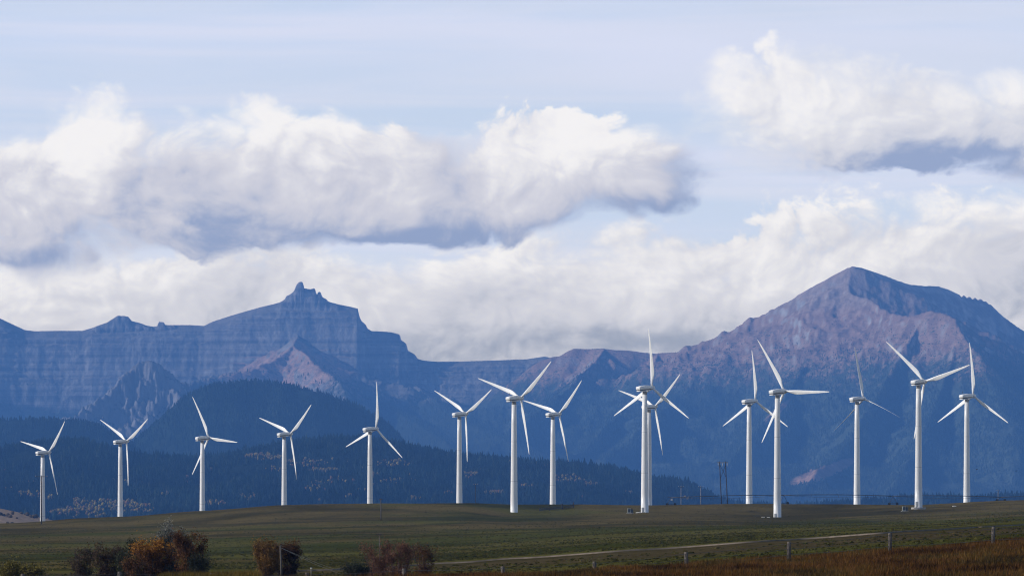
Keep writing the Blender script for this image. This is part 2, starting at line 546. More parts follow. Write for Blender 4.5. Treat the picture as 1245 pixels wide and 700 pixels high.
def hill_mat(name, forest, bare, bare_at=None, mott=0.4, rock=None, rock_slope=0.72, rock_z=-1e9, scree=None, scree_z=None, strata=False, sc=1.0, clearings=(), patch=None):
    """forest below, bare ground above, rock where it is steep"""
    m, t = new_mat(name)
    g = t.n('ShaderNodeNewGeometry')
    P = g.outputs['Position']
    x, y, z = t.sep(P)
    nx, ny, nz = t.sep(g.outputs['Normal'])
    big = t.noise(P, 1 / (420.0 * sc), 6.0, 0.6, 0.5)
    med = t.noise(P, 1 / (90.0 * sc), 6.0, 0.65, 0.6)
    fin = t.noise(P, 1 / (16.0 * sc), 4.0, 0.65)
    streak = t.noise(t.xyz(t.mul(x, 1 / 26.0), t.mul(y, 1 / 60.0), t.mul(z, 1 / (80.0 if strata else 260.0))), 1.0, 5.0, 0.65, 0.5)
    fo = t.mix(t.ss(fin, 0.3, 0.7), tuple(a * (1 - mott) for a in forest), tuple(a * (1 + mott) for a in forest))
    ba = t.mix(t.ss(med, 0.3, 0.7), tuple(a * 0.72 for a in bare), tuple(a * 1.25 for a in bare))
    c = fo
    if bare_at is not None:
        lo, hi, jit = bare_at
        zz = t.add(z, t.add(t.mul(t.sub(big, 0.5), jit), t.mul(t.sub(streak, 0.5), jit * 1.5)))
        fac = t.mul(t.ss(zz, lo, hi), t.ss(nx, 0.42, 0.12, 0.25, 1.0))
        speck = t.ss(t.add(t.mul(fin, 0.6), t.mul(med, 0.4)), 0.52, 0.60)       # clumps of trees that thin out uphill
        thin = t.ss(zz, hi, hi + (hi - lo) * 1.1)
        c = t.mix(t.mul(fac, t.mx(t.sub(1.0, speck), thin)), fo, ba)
    for (ex, ez, ra, rb, tilt) in clearings:
        uu = t.add(t.sub(x, ex), t.mul(t.sub(med, 0.5), ra * 0.8)); vv_ = t.add(t.sub(t.sub(z, ez), t.mul(uu, tilt)), t.mul(t.sub(med, 0.5), rb * 3.0))
        e_ = t.add(t.m('POWER', t.m('ABSOLUTE', t.mul(uu, 1.0 / ra)), 2.0), t.m('POWER', t.m('ABSOLUTE', t.mul(vv_, 1.0 / rb)), 2.0))
        c = t.mix(t.mul(t.ss(e_, 1.3, 0.6), t.ss(fin, 0.66, 0.50) if patch else 1.0), c, t.mix(t.ss(med, 0.3, 0.7), tuple(a * 0.75 for a in patch), tuple(a * 1.2 for a in patch)) if patch else ba)
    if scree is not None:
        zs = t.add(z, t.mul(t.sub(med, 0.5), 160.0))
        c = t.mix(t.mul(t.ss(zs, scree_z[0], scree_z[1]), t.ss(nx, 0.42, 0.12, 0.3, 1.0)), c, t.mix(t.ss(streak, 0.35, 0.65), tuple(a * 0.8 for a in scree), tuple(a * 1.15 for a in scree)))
    if rock is not None:
        rk = t.mix(t.ss(streak, 0.3, 0.7), tuple(a * 0.75 for a in rock), tuple(a * 1.2 for a in rock))
        if strata:
            bd = t.noise(t.xyz(t.mul(x, 1 / 1500.0), 0.0, t.mul(z, 1 / 22.0)), 1.0, 4.0, 0.6)
            rk = t.mix(1.0, rk, t.ss(bd, 0.34, 0.66, 0.50, 1.35), 'MULTIPLY')
            sl = t.ss(t.add(t.mul(streak, 0.5), t.mul(big, 0.5)), 0.52, 0.62)
            rk = t.mix(t.mul(sl, 0.55), rk, (0.36, 0.34, 0.32))
        steep = t.ss(t.add(nz, t.mul(t.sub(med, 0.5), 0.35)), rock_slope + 0.1, rock_slope - 0.1)
        zz = t.add(z, t.mul(t.sub(big, 0.5), 180.0))
        c = t.mix(t.mul(steep, t.ss(zz, rock_z - 60, rock_z + 60)), c, rk)
    finish(t, c, 1.0, 0.0, t.add(fin, t.mul(med, 1.5)), 0.7, 9.0 * sc)
    return m


# ------------------------------------------------------------------ the prairie
PXT = np.array([-300, 0, 150, 245, 345, 450, 560, 625, 785, 945, 1117, 1245, 1600], float)
ROWS = [
    (200, [735] * 13),
    (300, [716, 716, 716, 715, 715, 714, 712, 710, 704, 698, 690, 684, 680]),
    (350, [711, 711, 710, 710, 708, 706, 703, 702, 693, 684, 673, 662, 655]),
    (450, [703, 703, 702, 701, 700, 698, 695, 692, 684, 674, 662, 653, 646]),
    (600, [697, 697, 697, 696, 695, 692, 686, 681, 669.5, 658, 646, 640, 636]),
    (1100, [676, 676, 675, 673, 672, 670, 664, 661, 652, 645, 638, 633, 630]),
    (1700, [658, 657, 656, 654, 650, 648, 645, 643, 639, 637, 634, 627, 625]),
    (2150, [647, 646, 643, 640, 636, 633, 632, 634, 629, 632, 626, 620, 619]),
    (2300, [643, 641, 636, 630, 625, 622, 620, 626, 621, 624, 618, 615, 614]),
    (2450, [640, 637, 628, 620.5, 614, 612, 610.5, 611.5, 612.5, 611.5, 612.5, 609, 608]),
    (2800, [660, 652, 644, 641, 640, 643, 628, 631, 624, 622, 621, 622, 622]),
    (3050, [666, 662, 654, 652, 650, 648, 642, 642, 636, 634, 634, 636, 640]),
    (4500, [664, 664, 664, 660, 658, 656, 652, 652, 650, 650, 650, 650, 650]),
    (9000, [648] * 13),
    (15000, [640] * 13),
    (40000, [634] * 13)]
LD = np.log(np.array([r[0] for r in ROWS], float))
RT = np.array([r[1] for r in ROWS], float)


def ground_row(px, d):
    px = np.clip(np.asarray(px, float), PXT[0], PXT[-1]); d = np.asarray(d, float)
    px, d = np.broadcast_arrays(px, d)
    l = np.clip(np.log(np.maximum(d, 200)), LD[0], LD[-1])
    i = np.clip(np.searchsorted(LD, l, side='right') - 1, 0, len(LD) - 2)
    j = np.clip(np.searchsorted(PXT, px, side='right') - 1, 0, len(PXT) - 2)
    t = (l - LD[i]) / (LD[i + 1] - LD[i]); s = (px - PXT[j]) / (PXT[j + 1] - PXT[j])
    s = s * s * (3 - 2 * s) * 0.5 + s * 0.5
    return (RT[i, j] * (1 - s) + RT[i, j + 1] * s) * (1 - t) + (RT[i + 1, j] * (1 - s) + RT[i + 1, j + 1] * s) * t


def ground_z(x, y, bumps=True):
    x = np.asarray(x, float); y = np.asarray(y, float)
    d = np.maximum(y, 200.0)
    px = CX + x / d * FP
    z = (HZ - ground_row(px, d)) / FP * d
    if bumps:
        k = np.clip(d / 1200.0, 0.25, 1.6) * (1 - 0.97 * sstep(380, 470, d) * sstep(800, 640, d))
        z = z + k * (0.45 * fbm(x / 70.0, y / 100.0, 4, 3) + 0.60 * fbm(x / 230.0, y / 330.0, 2, 5))
        z = z + 0.06 * fbm(x / 7.0, y / 7.0, 3, 9) * (1 - 0.9 * sstep(420, 480, d) * sstep(800, 700, d))
    return z


def gz(x, y):
    return float(ground_z(np.array([x]), np.array([y]))[0])


def px_at(px, d):
    return (px - CX) / FP * d


s_in = np.arange(-0.112, 0.1121, 0.0007)
s_out = np.array([0.125, 0.14, 0.16, 0.2, 0.25, 0.32, 0.4])
su = np.concatenate([-s_out[::-1], s_in, s_out])
yr = np.concatenate([np.arange(-400, 200, 50.0), np.arange(200, 420, 5.0), np.arange(420, 800, 3.0), np.geomspace(800, 2000, 70),
                     np.arange(2010, 3100, 8.0), np.geomspace(3110, 30500, 60)])
SU, YY = np.meshgrid(su, yr)
XX = SU * (YY + 620.0)
ZZ = ground_z(XX, YY)
me = grid_mesh("prairie_ground", XX, YY, ZZ)
o = link("ground", me, ground_mat())
tag(o, kind='structure')

# farm track
rp = [(355, 694.5), (420, 692), (480, 688.8), (590, 681.6), (750, 670.7), (910, 659.6), (1080, 648), (1150, 643.3), (1200, 640), (1245, 637)]
ppx = np.linspace(355, 1245, 240)
prow = np.interp(ppx, *np.array(rp).T)
k = np.ones(31) / 31
prow[15:-15] = np.convolve(prow, k, 'valid')
dgrid = np.linspace(430, 900, 900)
rys = np.array([dgrid[np.argmin(np.abs(ground_row(p, dgrid) - r_))] for p, r_ in zip(ppx, prow)])
rys[15:-15] = np.convolve(rys, k, 'valid')
rxs = px_at(ppx, rys)
cols = np.linspace(-1, 1, 7)
TX = np.repeat(rxs[:, None], 7, 1) + 0 * cols
TY = rys[:, None] + cols[None, :] * 2.0 * (1 - 0.8 * sstep(185, 225, np.arange(240)))[:, None]
TZ = ground_z(TX, TY) + 0.10 + 0.05 * (1 - cols[None, :] ** 2)
TZ[:, 0] -= 0.35; TZ[:, -1] -= 0.35
m, t = new_mat("gravel_track")
g = t.n('ShaderNodeNewGeometry')
n1 = t.noise(g.outputs['Position'], 0.5, 6.0, 0.7)
finish(t, t.mix(t.ss(n1, 0.3, 0.7), (0.11, 0.088, 0.068), (0.20, 0.16, 0.125)), 0.95, 0.05)
o = link("track", grid_mesh("farm_track", TX, TY, TZ), m)
tag(o, kind='structure')

# ------------------------------------------------------------------ mountains and hills
def rowz(row, d):
    return (HZ - np.asarray(row, float)) / FP * d


def seg_field(X, Y, poly, drop, warp=None):
    """highest of the crest lines in `poly` (px, row, distance), falling away with drop(dist)"""
    pts = [(px_at(p, d), d, float(rowz(r, d))) for p, r, d in poly]
    best = np.full(X.shape, -1e6)
    dx_, dz_ = drop
    for (x0, y0, z0), (x1, y1, z1) in zip(pts[:-1], pts[1:]):
        ex, ey = x1 - x0, y1 - y0
        L2 = ex * ex + ey * ey + 1e-6
        t = np.clip(((X - x0) * ex + (Y - y0) * ey) / L2, 0, 1)
        ds = np.hypot(X - (x0 + t * ex), Y - (y0 + t * ey))
        if warp is not None: ds = np.maximum(ds * warp[0] + warp[1] * np.clip(ds / 150.0, 0, 1), 0)
        best = np.maximum(best, z0 + t * (z1 - z0) - np.interp(ds, dx_, dz_))
    return best


class Hill:
    def __init__(self, px0, px1, dpx, ys):
        self.pxs = np.arange(px0, px1 + dpx, dpx)
        self.ys = np.asarray(ys, float)
        self.PX, self.Y = np.meshgrid(self.pxs, self.ys)
        self.X = (self.PX - CX) / FP * self.Y
        self.Z = None

    def sample(self, px, y):
        fi = np.interp(y, self.ys, np.arange(len(self.ys))); fj = np.interp(px, self.pxs, np.arange(len(self.pxs)))
        i = np.clip(fi.astype(int), 0, len(self.ys) - 2); j = np.clip(fj.astype(int), 0, len(self.pxs) - 2)
        a = fi - i; b = fj - j
        Z = self.Z
        return (Z[i, j] * (1 - b) + Z[i, j + 1] * b) * (1 - a) + (Z[i + 1, j] * (1 - b) + Z[i + 1, j + 1] * b) * a

    def build(self, name, mat):
        self.Z = np.maximum(self.Z, -45.0)
        o = link(name, grid_mesh(name, self.X, self.Y, self.Z), mat)
        return tag(o, kind='structure')


# --- cliff range with the castle-like summit
A_SKY = [(-260, 400), (-150, 392), (-60, 380), (0, 387), (15, 394), (30, 401), (42, 402.5), (70, 402), (100, 402), (112, 398.5), (121, 395), (130, 392),
         (140, 385.5), (143, 383.5), (152, 384), (156, 385), (160, 390), (172, 393), (178, 395.5), (186, 397), (191, 396.5), (193, 391), (199, 391.5), (201, 395),
         (215, 395), (232, 395), (248, 396), (258, 391), (278, 384.5), (300, 378), (318, 373), (331, 370), (340, 367.5), (346, 364), (348, 360), (353, 357.5), (357.5, 354),
         (360, 347), (363, 343.2), (366.5, 342), (368.5, 343.5), (369.5, 350.5), (372, 350.6), (377, 351.5), (382, 350.3), (383.6, 352), (384.6, 357.5), (386, 358),
         (387, 354.5), (390, 355.2), (392, 361.5), (396, 362.8), (399, 366.5), (412, 370), (424, 372.5), (435, 375), (436.5, 383), (439, 389.5), (445, 395), (447, 399.5),
         (452, 402.3), (460, 402.6), (475, 403.6), (486, 406.5), (487.5, 413), (494, 417.5), (496, 426), (504, 430.5), (508, 436.2), (516, 438.2), (532, 439.6),
         (560, 439.3), (600, 438), (640, 436.5), (662, 433.2), (680, 437), (720, 445), (820, 470)]
ap, ar = np.array(A_SKY).T
# the skyline without its towers, and the towers on their own
tower_px = [(112, 186), (189, 203), (341, 400)]
keepm = np.ones(len(ap), bool)
for t0, t1 in tower_px: keepm &= ~((ap > t0) & (ap < t1))
ysA = np.concatenate([np.arange(23000, 27400, 70.0), np.arange(27400, 28750, 22.0), np.arange(28750, 29000, 7.0), np.arange(29000, 29070, 7.0), np.arange(29080, 29500, 60.0)])
A = Hill(-260, 820, 1.2, ysA)
rowT = np.interp(A.PX, ap, ar)
rowA = np.interp(A.PX, ap[keepm], ar[keepm])
dA = 29000.0
dist = np.abs(dA - A.Y)
bw = 40 * fbm(A.X / 420, A.Y / 900, 4, 21) + 5 * fbm(A.X / 60, A.Y / 300, 3, 22)
dd = np.maximum(dist + bw * np.clip(dist / 60, 0, 1), 0)
rough = 0.6 + 0.4 * sstep(430, 520, A.PX)
cap = np.interp(A.PX, [-260, 240, 330, 365, 400, 440, 470, 520, 820], [10, 10, 70, 100, 100, 60, 20, 10, 10])   # gentle shoulder above the rim
drop = np.interp(dd, [0, 70, 110, 190, 225, 300, 340, 1100, 2600, 6000], [0, 46, 90, 240, 262, 390, 430, 800, 1150, 1400])
lim = np.interp(A.PX, [480, 560, 700], [1.0, 0.62, 0.6])
zA = rowz(rowA, dA) - drop * lim
# ledges
led = zA + 26 * fbm(A.X / 700, A.Y * 0, 3, 33)
stp = 34.0
fr = led / stp - np.floor(led / stp)
ter = (np.floor(led / stp) + sstep(0.25, 0.75, fr)) * stp - led
zA = zA + ter * 0.85 * sstep(30, 90, dist) * sstep(620, 430, drop)
# gullies on the aprons
zA = zA + sstep(200, 700, dist) * (70 * ridged(A.X / 420, A.Y / 1500, 5, 41) - 10)
zA = zA + sstep(20, 100, dist) * 10 * fbm(A.X / 45, A.Y / 45, 3, 44)
tw_h = np.maximum(rowz(rowT, dA) - rowz(rowA, dA), 0)
tw_n = np.maximum(dist + 9 * fbm(A.X / 22, A.Y / 22, 3, 46), 0)
zA = np.maximum(zA, rowz(rowA, dA) + tw_h - np.interp(tw_n, [0, 14, 34, 60, 120], [0, 4, 40, 70, 260]) * np.clip(tw_h / 40, 0.25, 1) - np.where(tw_h > 0.5, 20 * np.maximum(tw_n - 40, 0), 1e6))
tal = ([0, 200, 900, 2200, 5000], [0, 150, 520, 950, 1500])
wA = (1 + 0.35 * fbm(A.X / 300, A.Y / 300, 4, 51), 60 * ridged(A.X / 200, A.Y / 200, 4, 52))
# bare spur that runs out from the wall below the summit
spA = seg_field(A.X, A.Y, [(362, 408, 28500), (357, 421, 28150), (372, 432, 27600), (392, 450, 27000), (413, 463, 26500), (425, 490, 25800)], ([0, 150, 700, 2000, 4000], [0, 95, 330, 700, 1200]), wA)
spA = np.maximum(spA, seg_field(A.X, A.Y, [(357, 421, 28150), (335, 438, 27700), (300, 451, 27300), (262, 458, 27000), (235, 464, 26700), (200, 480, 26300)], ([0, 150, 700, 2000, 4000], [0, 70, 270, 650, 1200]), wA))
# long slopes that fan out to the right of the wall
spA = np.maximum(spA, seg_field(A.X, A.Y, [(505, 470, 28700), (560, 508, 26500), (640, 548, 24300), (690, 575, 23000)], ([0, 200, 900, 3000], [0, 70, 300, 800]), wA))
spA = np.maximum(spA, seg_field(A.X, A.Y, [(440, 470, 28300), (480, 500, 26500), (540, 535, 24500), (560, 560, 23000)], ([0, 200, 900, 3000], [0, 80, 320, 800]), wA))
spA = spA + sstep(0, 120, dist) * (16 * ridged(A.X / 110, A.Y / 320, 4, 47) - 5)
A.Z = np.maximum(zA, spA)
mA = hill_mat("cliff_rock", (0.030, 0.040, 0.026), (0.20, 0.18, 0.16), (540, 660, 220), 0.4, (0.19, 0.18, 0.175), 0.74, 430, strata=True, clearings=[(px_at(345, 27500), float(rowz(447, 27500)), 330.0, 130.0, 0.0)], patch=(0.40, 0.25, 0.19))
A.build("cliff_mountain", mA)

# --- the big peak on the right with its shoulder in the middle
ysC = np.concatenate([np.arange(19000, 23000, 80.0), np.arange(23000, 26000, 34.0), np.arange(26000, 28700, 17.0), np.arange(28700, 30400, 45.0)])
C = Hill(440, 1460, 1.5, ysC)
wC = (1 + 0.26 * fbm(C.X / 520, C.Y / 520, 3, 61), 26 * ridged(C.X / 230, C.Y / 230, 5, 62))
SK = ([0, 60, 300, 1000, 2000, 4000, 7000], [0, 34, 210, 600, 930, 1230, 1500])
SKs = ([0, 40, 300, 1000, 2000, 4000, 7000], [0, 26, 215, 560, 860, 1200, 1500])
z = seg_field(C.X, C.Y, [(660, 437, 28300), (672, 433, 28300), (688, 431.5, 28300), (693, 425, 28300), (698, 423, 28300), (720, 423.5, 28300), (735, 423, 28200), (748, 424.5, 28200),
                         (765, 425, 28200), (783, 427.5, 28200), (800, 428.8, 28200), (815, 428, 28100), (830, 427, 28000), (850, 421.5, 27900), (868, 415.5, 27800), (887, 409, 27700), (905, 402.5, 27600),
                         (925, 391, 27500), (945, 377.5, 27400), (965, 366, 27300), (985, 353, 27200), (1005, 340, 27150), (1020, 331.5, 27100), (1029, 326, 27080), (1037, 323.5, 27050)], SK, wC)
z = np.maximum(z, seg_field(C.X, C.Y, [(1037, 323.5, 27050), (1048, 325.5, 27250), (1060, 329.5, 27450), (1076, 335, 27700), (1090, 340.5, 27900), (1105, 345.5, 28100), (1120, 347, 28300), (1140, 347.5, 28500),
                                       (1152, 351, 28600), (1165, 357, 28700), (1180, 360.5, 28800), (1195, 363.5, 28900), (1208, 372.5, 29000), (1214, 382, 29050), (1222, 390, 29100), (1245, 404.5, 29200),
                                       (1300, 432, 29400), (1400, 470, 29600), (1460, 490, 29700)], ([0, 40, 300, 1000, 2200, 5000], [0, 40, 260, 720, 1150, 1600]), wC))
# the lit spur in front of the summit
z = np.maximum(z, seg_field(C.X, C.Y, [(1037, 323.5, 27050), (1031, 345, 26900), (1032, 357, 26750), (1055, 371, 26500), (1072, 381, 26300), (1090, 386, 26100), (1107, 389, 25950), (1122, 387, 25800), (1134, 384.5, 25700),
                                       (1150, 388, 25550), (1160, 393, 25450), (1168, 408, 25200), (1180, 425, 24900), (1192, 446, 24500), (1206, 472, 24000), (1225, 510, 23300), (1240, 560, 22300)],
                                      ([0, 60, 300, 1000, 2000, 4000, 7000], [0, 26, 150, 500, 820, 1150, 1500]), wC))
for poly in ([(905, 402.5, 27600), (870, 440, 26900), (820, 490, 25800), (770, 530, 24700), (720, 580, 23200)],
             [(1020, 380, 26900), (985, 440, 26000), (950, 490, 25000), (905, 540, 23800), (850, 590, 22200)],
             [(1122, 395, 25700), (1085, 450, 24900), (1050, 510, 23900), (1010, 565, 22700), (970, 600, 21500)],
             [(1165, 420, 25100), (1140, 490, 24000), (1110, 560, 22600), (1080, 600, 21300)],
             [(1300, 440, 29200), (1290, 500, 27000), (1260, 545, 25000), (1200, 590, 22500)],
             [(735, 424, 28200), (716, 450, 27600), (690, 476, 26900), (655, 505, 26000), (615, 535, 25000), (570, 565, 23900)],
             [(800, 429, 28200), (785, 470, 27000), (740, 520, 25500), (690, 560, 24000), (640, 590, 22600)]):
    z = np.maximum(z, seg_field(C.X, C.Y, poly, SKs, wC))
apron = np.interp(C.Y, [19000, 21000, 23000, 25000], [-30, 40, 170, 240]) + 30 * fbm(C.X / 700, C.Y / 700, 3, 71)
z = np.maximum(z, apron * sstep(620, 820, C.PX))
far_sky = np.interp(C.PX, [440, 720, 800, 868, 905, 945, 985, 1020, 1037, 1060, 1090, 1120, 1152, 1180, 1208, 1222, 1245, 1300, 1400, 1460], [28300, 28300, 28200, 27800, 27600, 27400, 27200, 27100, 27050, 27450, 27900, 28300, 28600, 28800, 29000, 29100, 29200, 29400, 29600, 29700])
off = sstep(40, 330, np.abs(C.Y - far_sky)) * (1 - 0.45 * sstep(1040, 1100, C.PX) * sstep(26500, 27200, C.Y)) * (1 - 0.9 * np.exp(-((C.PX - 1042) / 24) ** 2 - ((C.Y - 27150) / 420) ** 2))
gx = C.X + 60 * fbm(C.X / 500, C.Y / 700, 3, 83)
z = z + off * (46 * ridged(gx / 380, C.Y / 1700, 4, 81, 0.55) - 14 + 10 * ridged(gx / 75, C.Y / 260, 3, 84) + 5 * fbm(C.X / 28, C.Y / 40, 3, 82))
C.Z = z
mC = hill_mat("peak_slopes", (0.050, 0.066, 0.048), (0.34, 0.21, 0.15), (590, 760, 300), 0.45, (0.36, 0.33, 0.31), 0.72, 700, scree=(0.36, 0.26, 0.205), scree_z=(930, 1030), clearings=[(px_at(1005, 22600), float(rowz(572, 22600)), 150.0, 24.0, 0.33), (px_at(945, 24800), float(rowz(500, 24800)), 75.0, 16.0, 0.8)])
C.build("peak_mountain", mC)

# --- craggy knoll of bare rock
D = Hill(40, 330, 1.0, np.concatenate([np.arange(21500, 22600, 30.0), np.arange(22600, 24200, 11.0), np.arange(24200, 24800, 50.0)]))
wD = (1 + 0.35 * fbm(D.X / 120, D.Y / 120, 4, 91), 55 * ridged(D.X / 110, D.Y / 150, 5, 92))
kn = ([0, 40, 200, 600, 2000], [0, 45, 190, 430, 900])
z = seg_field(D.X, D.Y, [(60, 520, 23300), (86, 508, 23400), (105, 496, 23500), (122, 485, 23600), (140, 470, 23700), (152, 456, 23760), (163, 448, 23800), (168, 440, 23830), (175, 437.5, 23850), (184, 437, 23850), (192, 440, 23850), (199, 447, 23880),
                         (207, 453, 23900), (216, 463, 23950), (228, 470, 24000), (245, 482, 24100), (280, 505, 24200)], kn, wD)
od = sstep(8, 60, np.abs(D.Y - 23850))
D.Z = z + od * (38 * ridged(D.X / 95 + 0.5 * fbm(D.X / 80, D.Y / 80, 2, 98), D.Y / 210, 5, 95, 0.62) - 14 + 14 * ridged(D.X / 26, D.Y / 40, 3, 97) - 5) + 4 * fbm(D.X / 12, D.Y / 16, 2, 96)
D.build("rock_hill", hill_mat("knoll_rock", (0.04, 0.05, 0.04), (0.16, 0.145, 0.135), (380, 470, 300), 0.4, (0.20, 0.19, 0.185), 0.80, 330))

# --- wooded dome and foothill
Fh = Hill(-220, 620, 2.5, np.concatenate([np.arange(15000, 17900, 40.0), np.arange(17900, 18350, 15.0), np.arange(18360, 19000, 60.0)]))
dome = ([0, 120, 500, 1500, 3500], [0, 10, 120, 420, 700])
wF = (1 + 0.25 * fbm(Fh.X / 400, Fh.Y / 400, 4, 101), 40 * fbm(Fh.X / 200, Fh.Y / 200, 3, 102))
def curtain(Hl, pts, d0, drop, jit=0.0, back=2.0):
    p_, r_ = np.array(pts, float).T
    dc = d0 + jit * fbm(Hl.PX / 90, Hl.PX * 0, 3, 104)
    ds = dc - Hl.Y
    ds = np.where(ds >= 0, ds, -ds * back)
    return rowz(np.interp(Hl.PX, p_, r_), d0) - np.interp(ds, *drop)


z = curtain(Fh, [(-220, 660), (60, 600), (110, 568), (140, 552), (165, 536), (180, 522), (200, 502), (218, 487), (232, 478), (245, 472), (262, 467.5), (285, 465.5), (320, 463.5), (345, 467), (372, 473), (400, 482), (425, 490), (440, 496),
                 (458, 506), (470, 515), (480, 524), (488, 532), (498, 545), (520, 570), (560, 610), (620, 640)], 18050.0, dome, 200)
z = np.maximum(z, curtain(Fh, [(-220, 514), (-80, 508), (0, 509), (60, 509), (100, 511.5), (118, 517), (135, 526), (150, 536), (175, 552), (210, 575), (300, 630), (620, 690)], 17100.0, dome, 150))
Fh.Z = z + 14 * fbm(Fh.X / 160, Fh.Y / 160, 4, 103) * sstep(20, 200, np.abs(Fh.Y - 18050))
Fh.build("wooded_hill", hill_mat("wooded_slope", (0.014, 0.024, 0.018), (0.15, 0.12, 0.09), None, 0.4))

# --- dark forest ridge right behind the wind farm
G_TOP = [(-220, 540), (0, 548), (40, 541), (75, 536), (95, 536), (115, 542), (150, 553), (200, 560), (260, 557), (300, 550), (350, 540), (400, 535), (440, 534), (480, 540), (520, 549), (560, 556), (610, 561), (660, 564), (705, 566), (740, 571),
         (780, 579), (810, 584), (835, 590), (855, 599), (875, 609), (900, 616), (980, 617), (1040, 612), (1100, 609), (1160, 608), (1245, 606), (1460, 603)]
gp, gr = np.array(G_TOP, float).T
G = Hill(-220, 1460, 3.0, np.concatenate([np.arange(8600, 10200, 70.0), np.arange(10200, 13300, 28.0)]))
dG = 13000 + 120 * fbm(G.PX / 160, G.PX * 0, 2, 111)
dist = dG - G.Y
hG = rowz(np.interp(G.PX, gp, gr), 13000.0)
prof = np.where(dist >= 0, sstep(1.0, 0.0, np.clip(dist / 4200, 0, 1)) * (1 - 0.25 * sstep(0, 1500, dist)), 1 + dist / 1500.0)
G.Z = -28 + (hG + 28) * prof + 12 * fbm(G.X / 380, G.Y / 480, 4, 112) * sstep(0, 300, np.abs(dist)) * sstep(-20, 30, hG) + 22 * ridged(G.X / 900, G.Y / 1200, 3, 113) * sstep(100, 800, dist) * sstep(20, 120, hG)
G.build("forest_hill", hill_mat("forest_floor", (0.010, 0.015, 0.009), (0.17, 0.13, 0.085), None, 0.4))

# --- pale stubble hill at the far left
T = Hill(-260, 230, 3.0, np.arange(4300, 5600, 16.0))
tp = [(-260, 600), (-100, 608), (-40, 613), (0, 618), (20, 622), (40, 627), (60, 631.5), (90, 636), (130, 644), (230, 665)]
hT = rowz(np.interp(T.PX, *np.array(tp, float).T), 5100.0)
T.Z = -26 + (hT + 26) * sstep(1.0, 0.0, np.clip(np.abs(5100 - T.Y) / 750, 0, 1)) + 0.6 * fbm(T.X / 60, T.Y / 60, 4, 121)
T.build("stubble_hill", hill_mat("dry_stubble", (0.30, 0.215, 0.14), (0.30, 0.21, 0.14), None, 0.22, sc=0.4))

# ------------------------------------------------------------------ forests (stuff)
def cone_template(sides):
    v = []; f = []
    # lower skirt, upper skirt: two stacked cones
    for (z0, z1, r) in ((0.0, 0.72, 1.0), (0.42, 1.0, 0.62)):
        b = len(v)
        for k in range(sides):
            a = 2 * math.pi * k / sides
            v.append((math.cos(a) * r * (1 + 0.25 * ((k * 7) % 3 - 1)), math.sin(a) * r, z0))
        v.append((0, 0, z1))
        for k in range(sides):
            f.append((b + k, b + (k + 1) % sides, b + sides))
    return np.array(v), np.array(f)


def blob_template():
    t = (1 + 5 ** 0.5) / 2
    v = np.array([(-1, t, 0), (1, t, 0), (-1, -t, 0), (1, -t, 0), (0, -1, t), (0, 1, t), (0, -1, -t), (0, 1, -t), (t, 0, -1), (t, 0, 1), (-t, 0, -1), (-t, 0, 1)], float)
    v /= np.linalg.norm(v[0])
    v[:, 2] = v[:, 2] * 0.55 + 0.5
    f = np.array([(0, 11, 5), (0, 5, 1), (0, 1, 7), (0, 7, 10), (0, 10, 11), (1, 5, 9), (5, 11, 4), (11, 10, 2), (10, 7, 6), (7, 1, 8), (3, 9, 4), (3, 4, 2), (3, 2, 6), (3, 6, 8), (3, 8, 9), (4, 9, 5), (2, 4, 11), (6, 2, 10), (8, 6, 7), (9, 8, 1)])
    return v, f


def scatter(name, tmpl, x, y, z, h, r, col, mat, label, cat):
    v, f = tmpl
    n = len(x)
    a = rng.uniform(0, 2 * math.pi, n)
    c, s = np.cos(a), np.sin(a)
    jx = rng.normal(1, 0.12, (n, len(v)))
    vx = v[None, :, 0] * r[:, None] * jx; vy = v[None, :, 1] * r[:, None] * jx
    co = np.empty((n, len(v), 3))
    co[:, :, 0] = vx * c[:, None] - vy * s[:, None] + x[:, None]
    co[:, :, 1] = vx * s[:, None] + vy * c[:, None] + y[:, None]
    co[:, :, 2] = v[None, :, 2] * h[:, None] + z[:, None] - 0.4
    fa = f[None] + (np.arange(n) * len(v))[:, None, None]
    cols = np.ones((n, len(v), 4)); cols[:, :, :3] = col[:, None, :]
    me = np_mesh(name, co.reshape(-1, 3), fa.reshape(-1, 3), cols.reshape(-1, 4))
    o = link(name, me, mat)
    return tag(o, label, cat, kind='stuff')


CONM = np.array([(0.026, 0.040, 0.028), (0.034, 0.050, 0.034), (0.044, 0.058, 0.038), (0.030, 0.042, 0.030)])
CON = np.array([(0.005, 0.011, 0.010), (0.009, 0.017, 0.013), (0.016, 0.024, 0.016), (0.006, 0.012, 0.012)])
ASP = np.array([(0.19, 0.135, 0.025), (0.15, 0.11, 0.035), (0.22, 0.165, 0.035), (0.12, 0.095, 0.04), (0.16, 0.085, 0.03)])


def pick(pal, n):
    c = pal[rng.integers(0, len(pal), n)]
    return c * rng.uniform(0.75, 1.25, (n, 1))


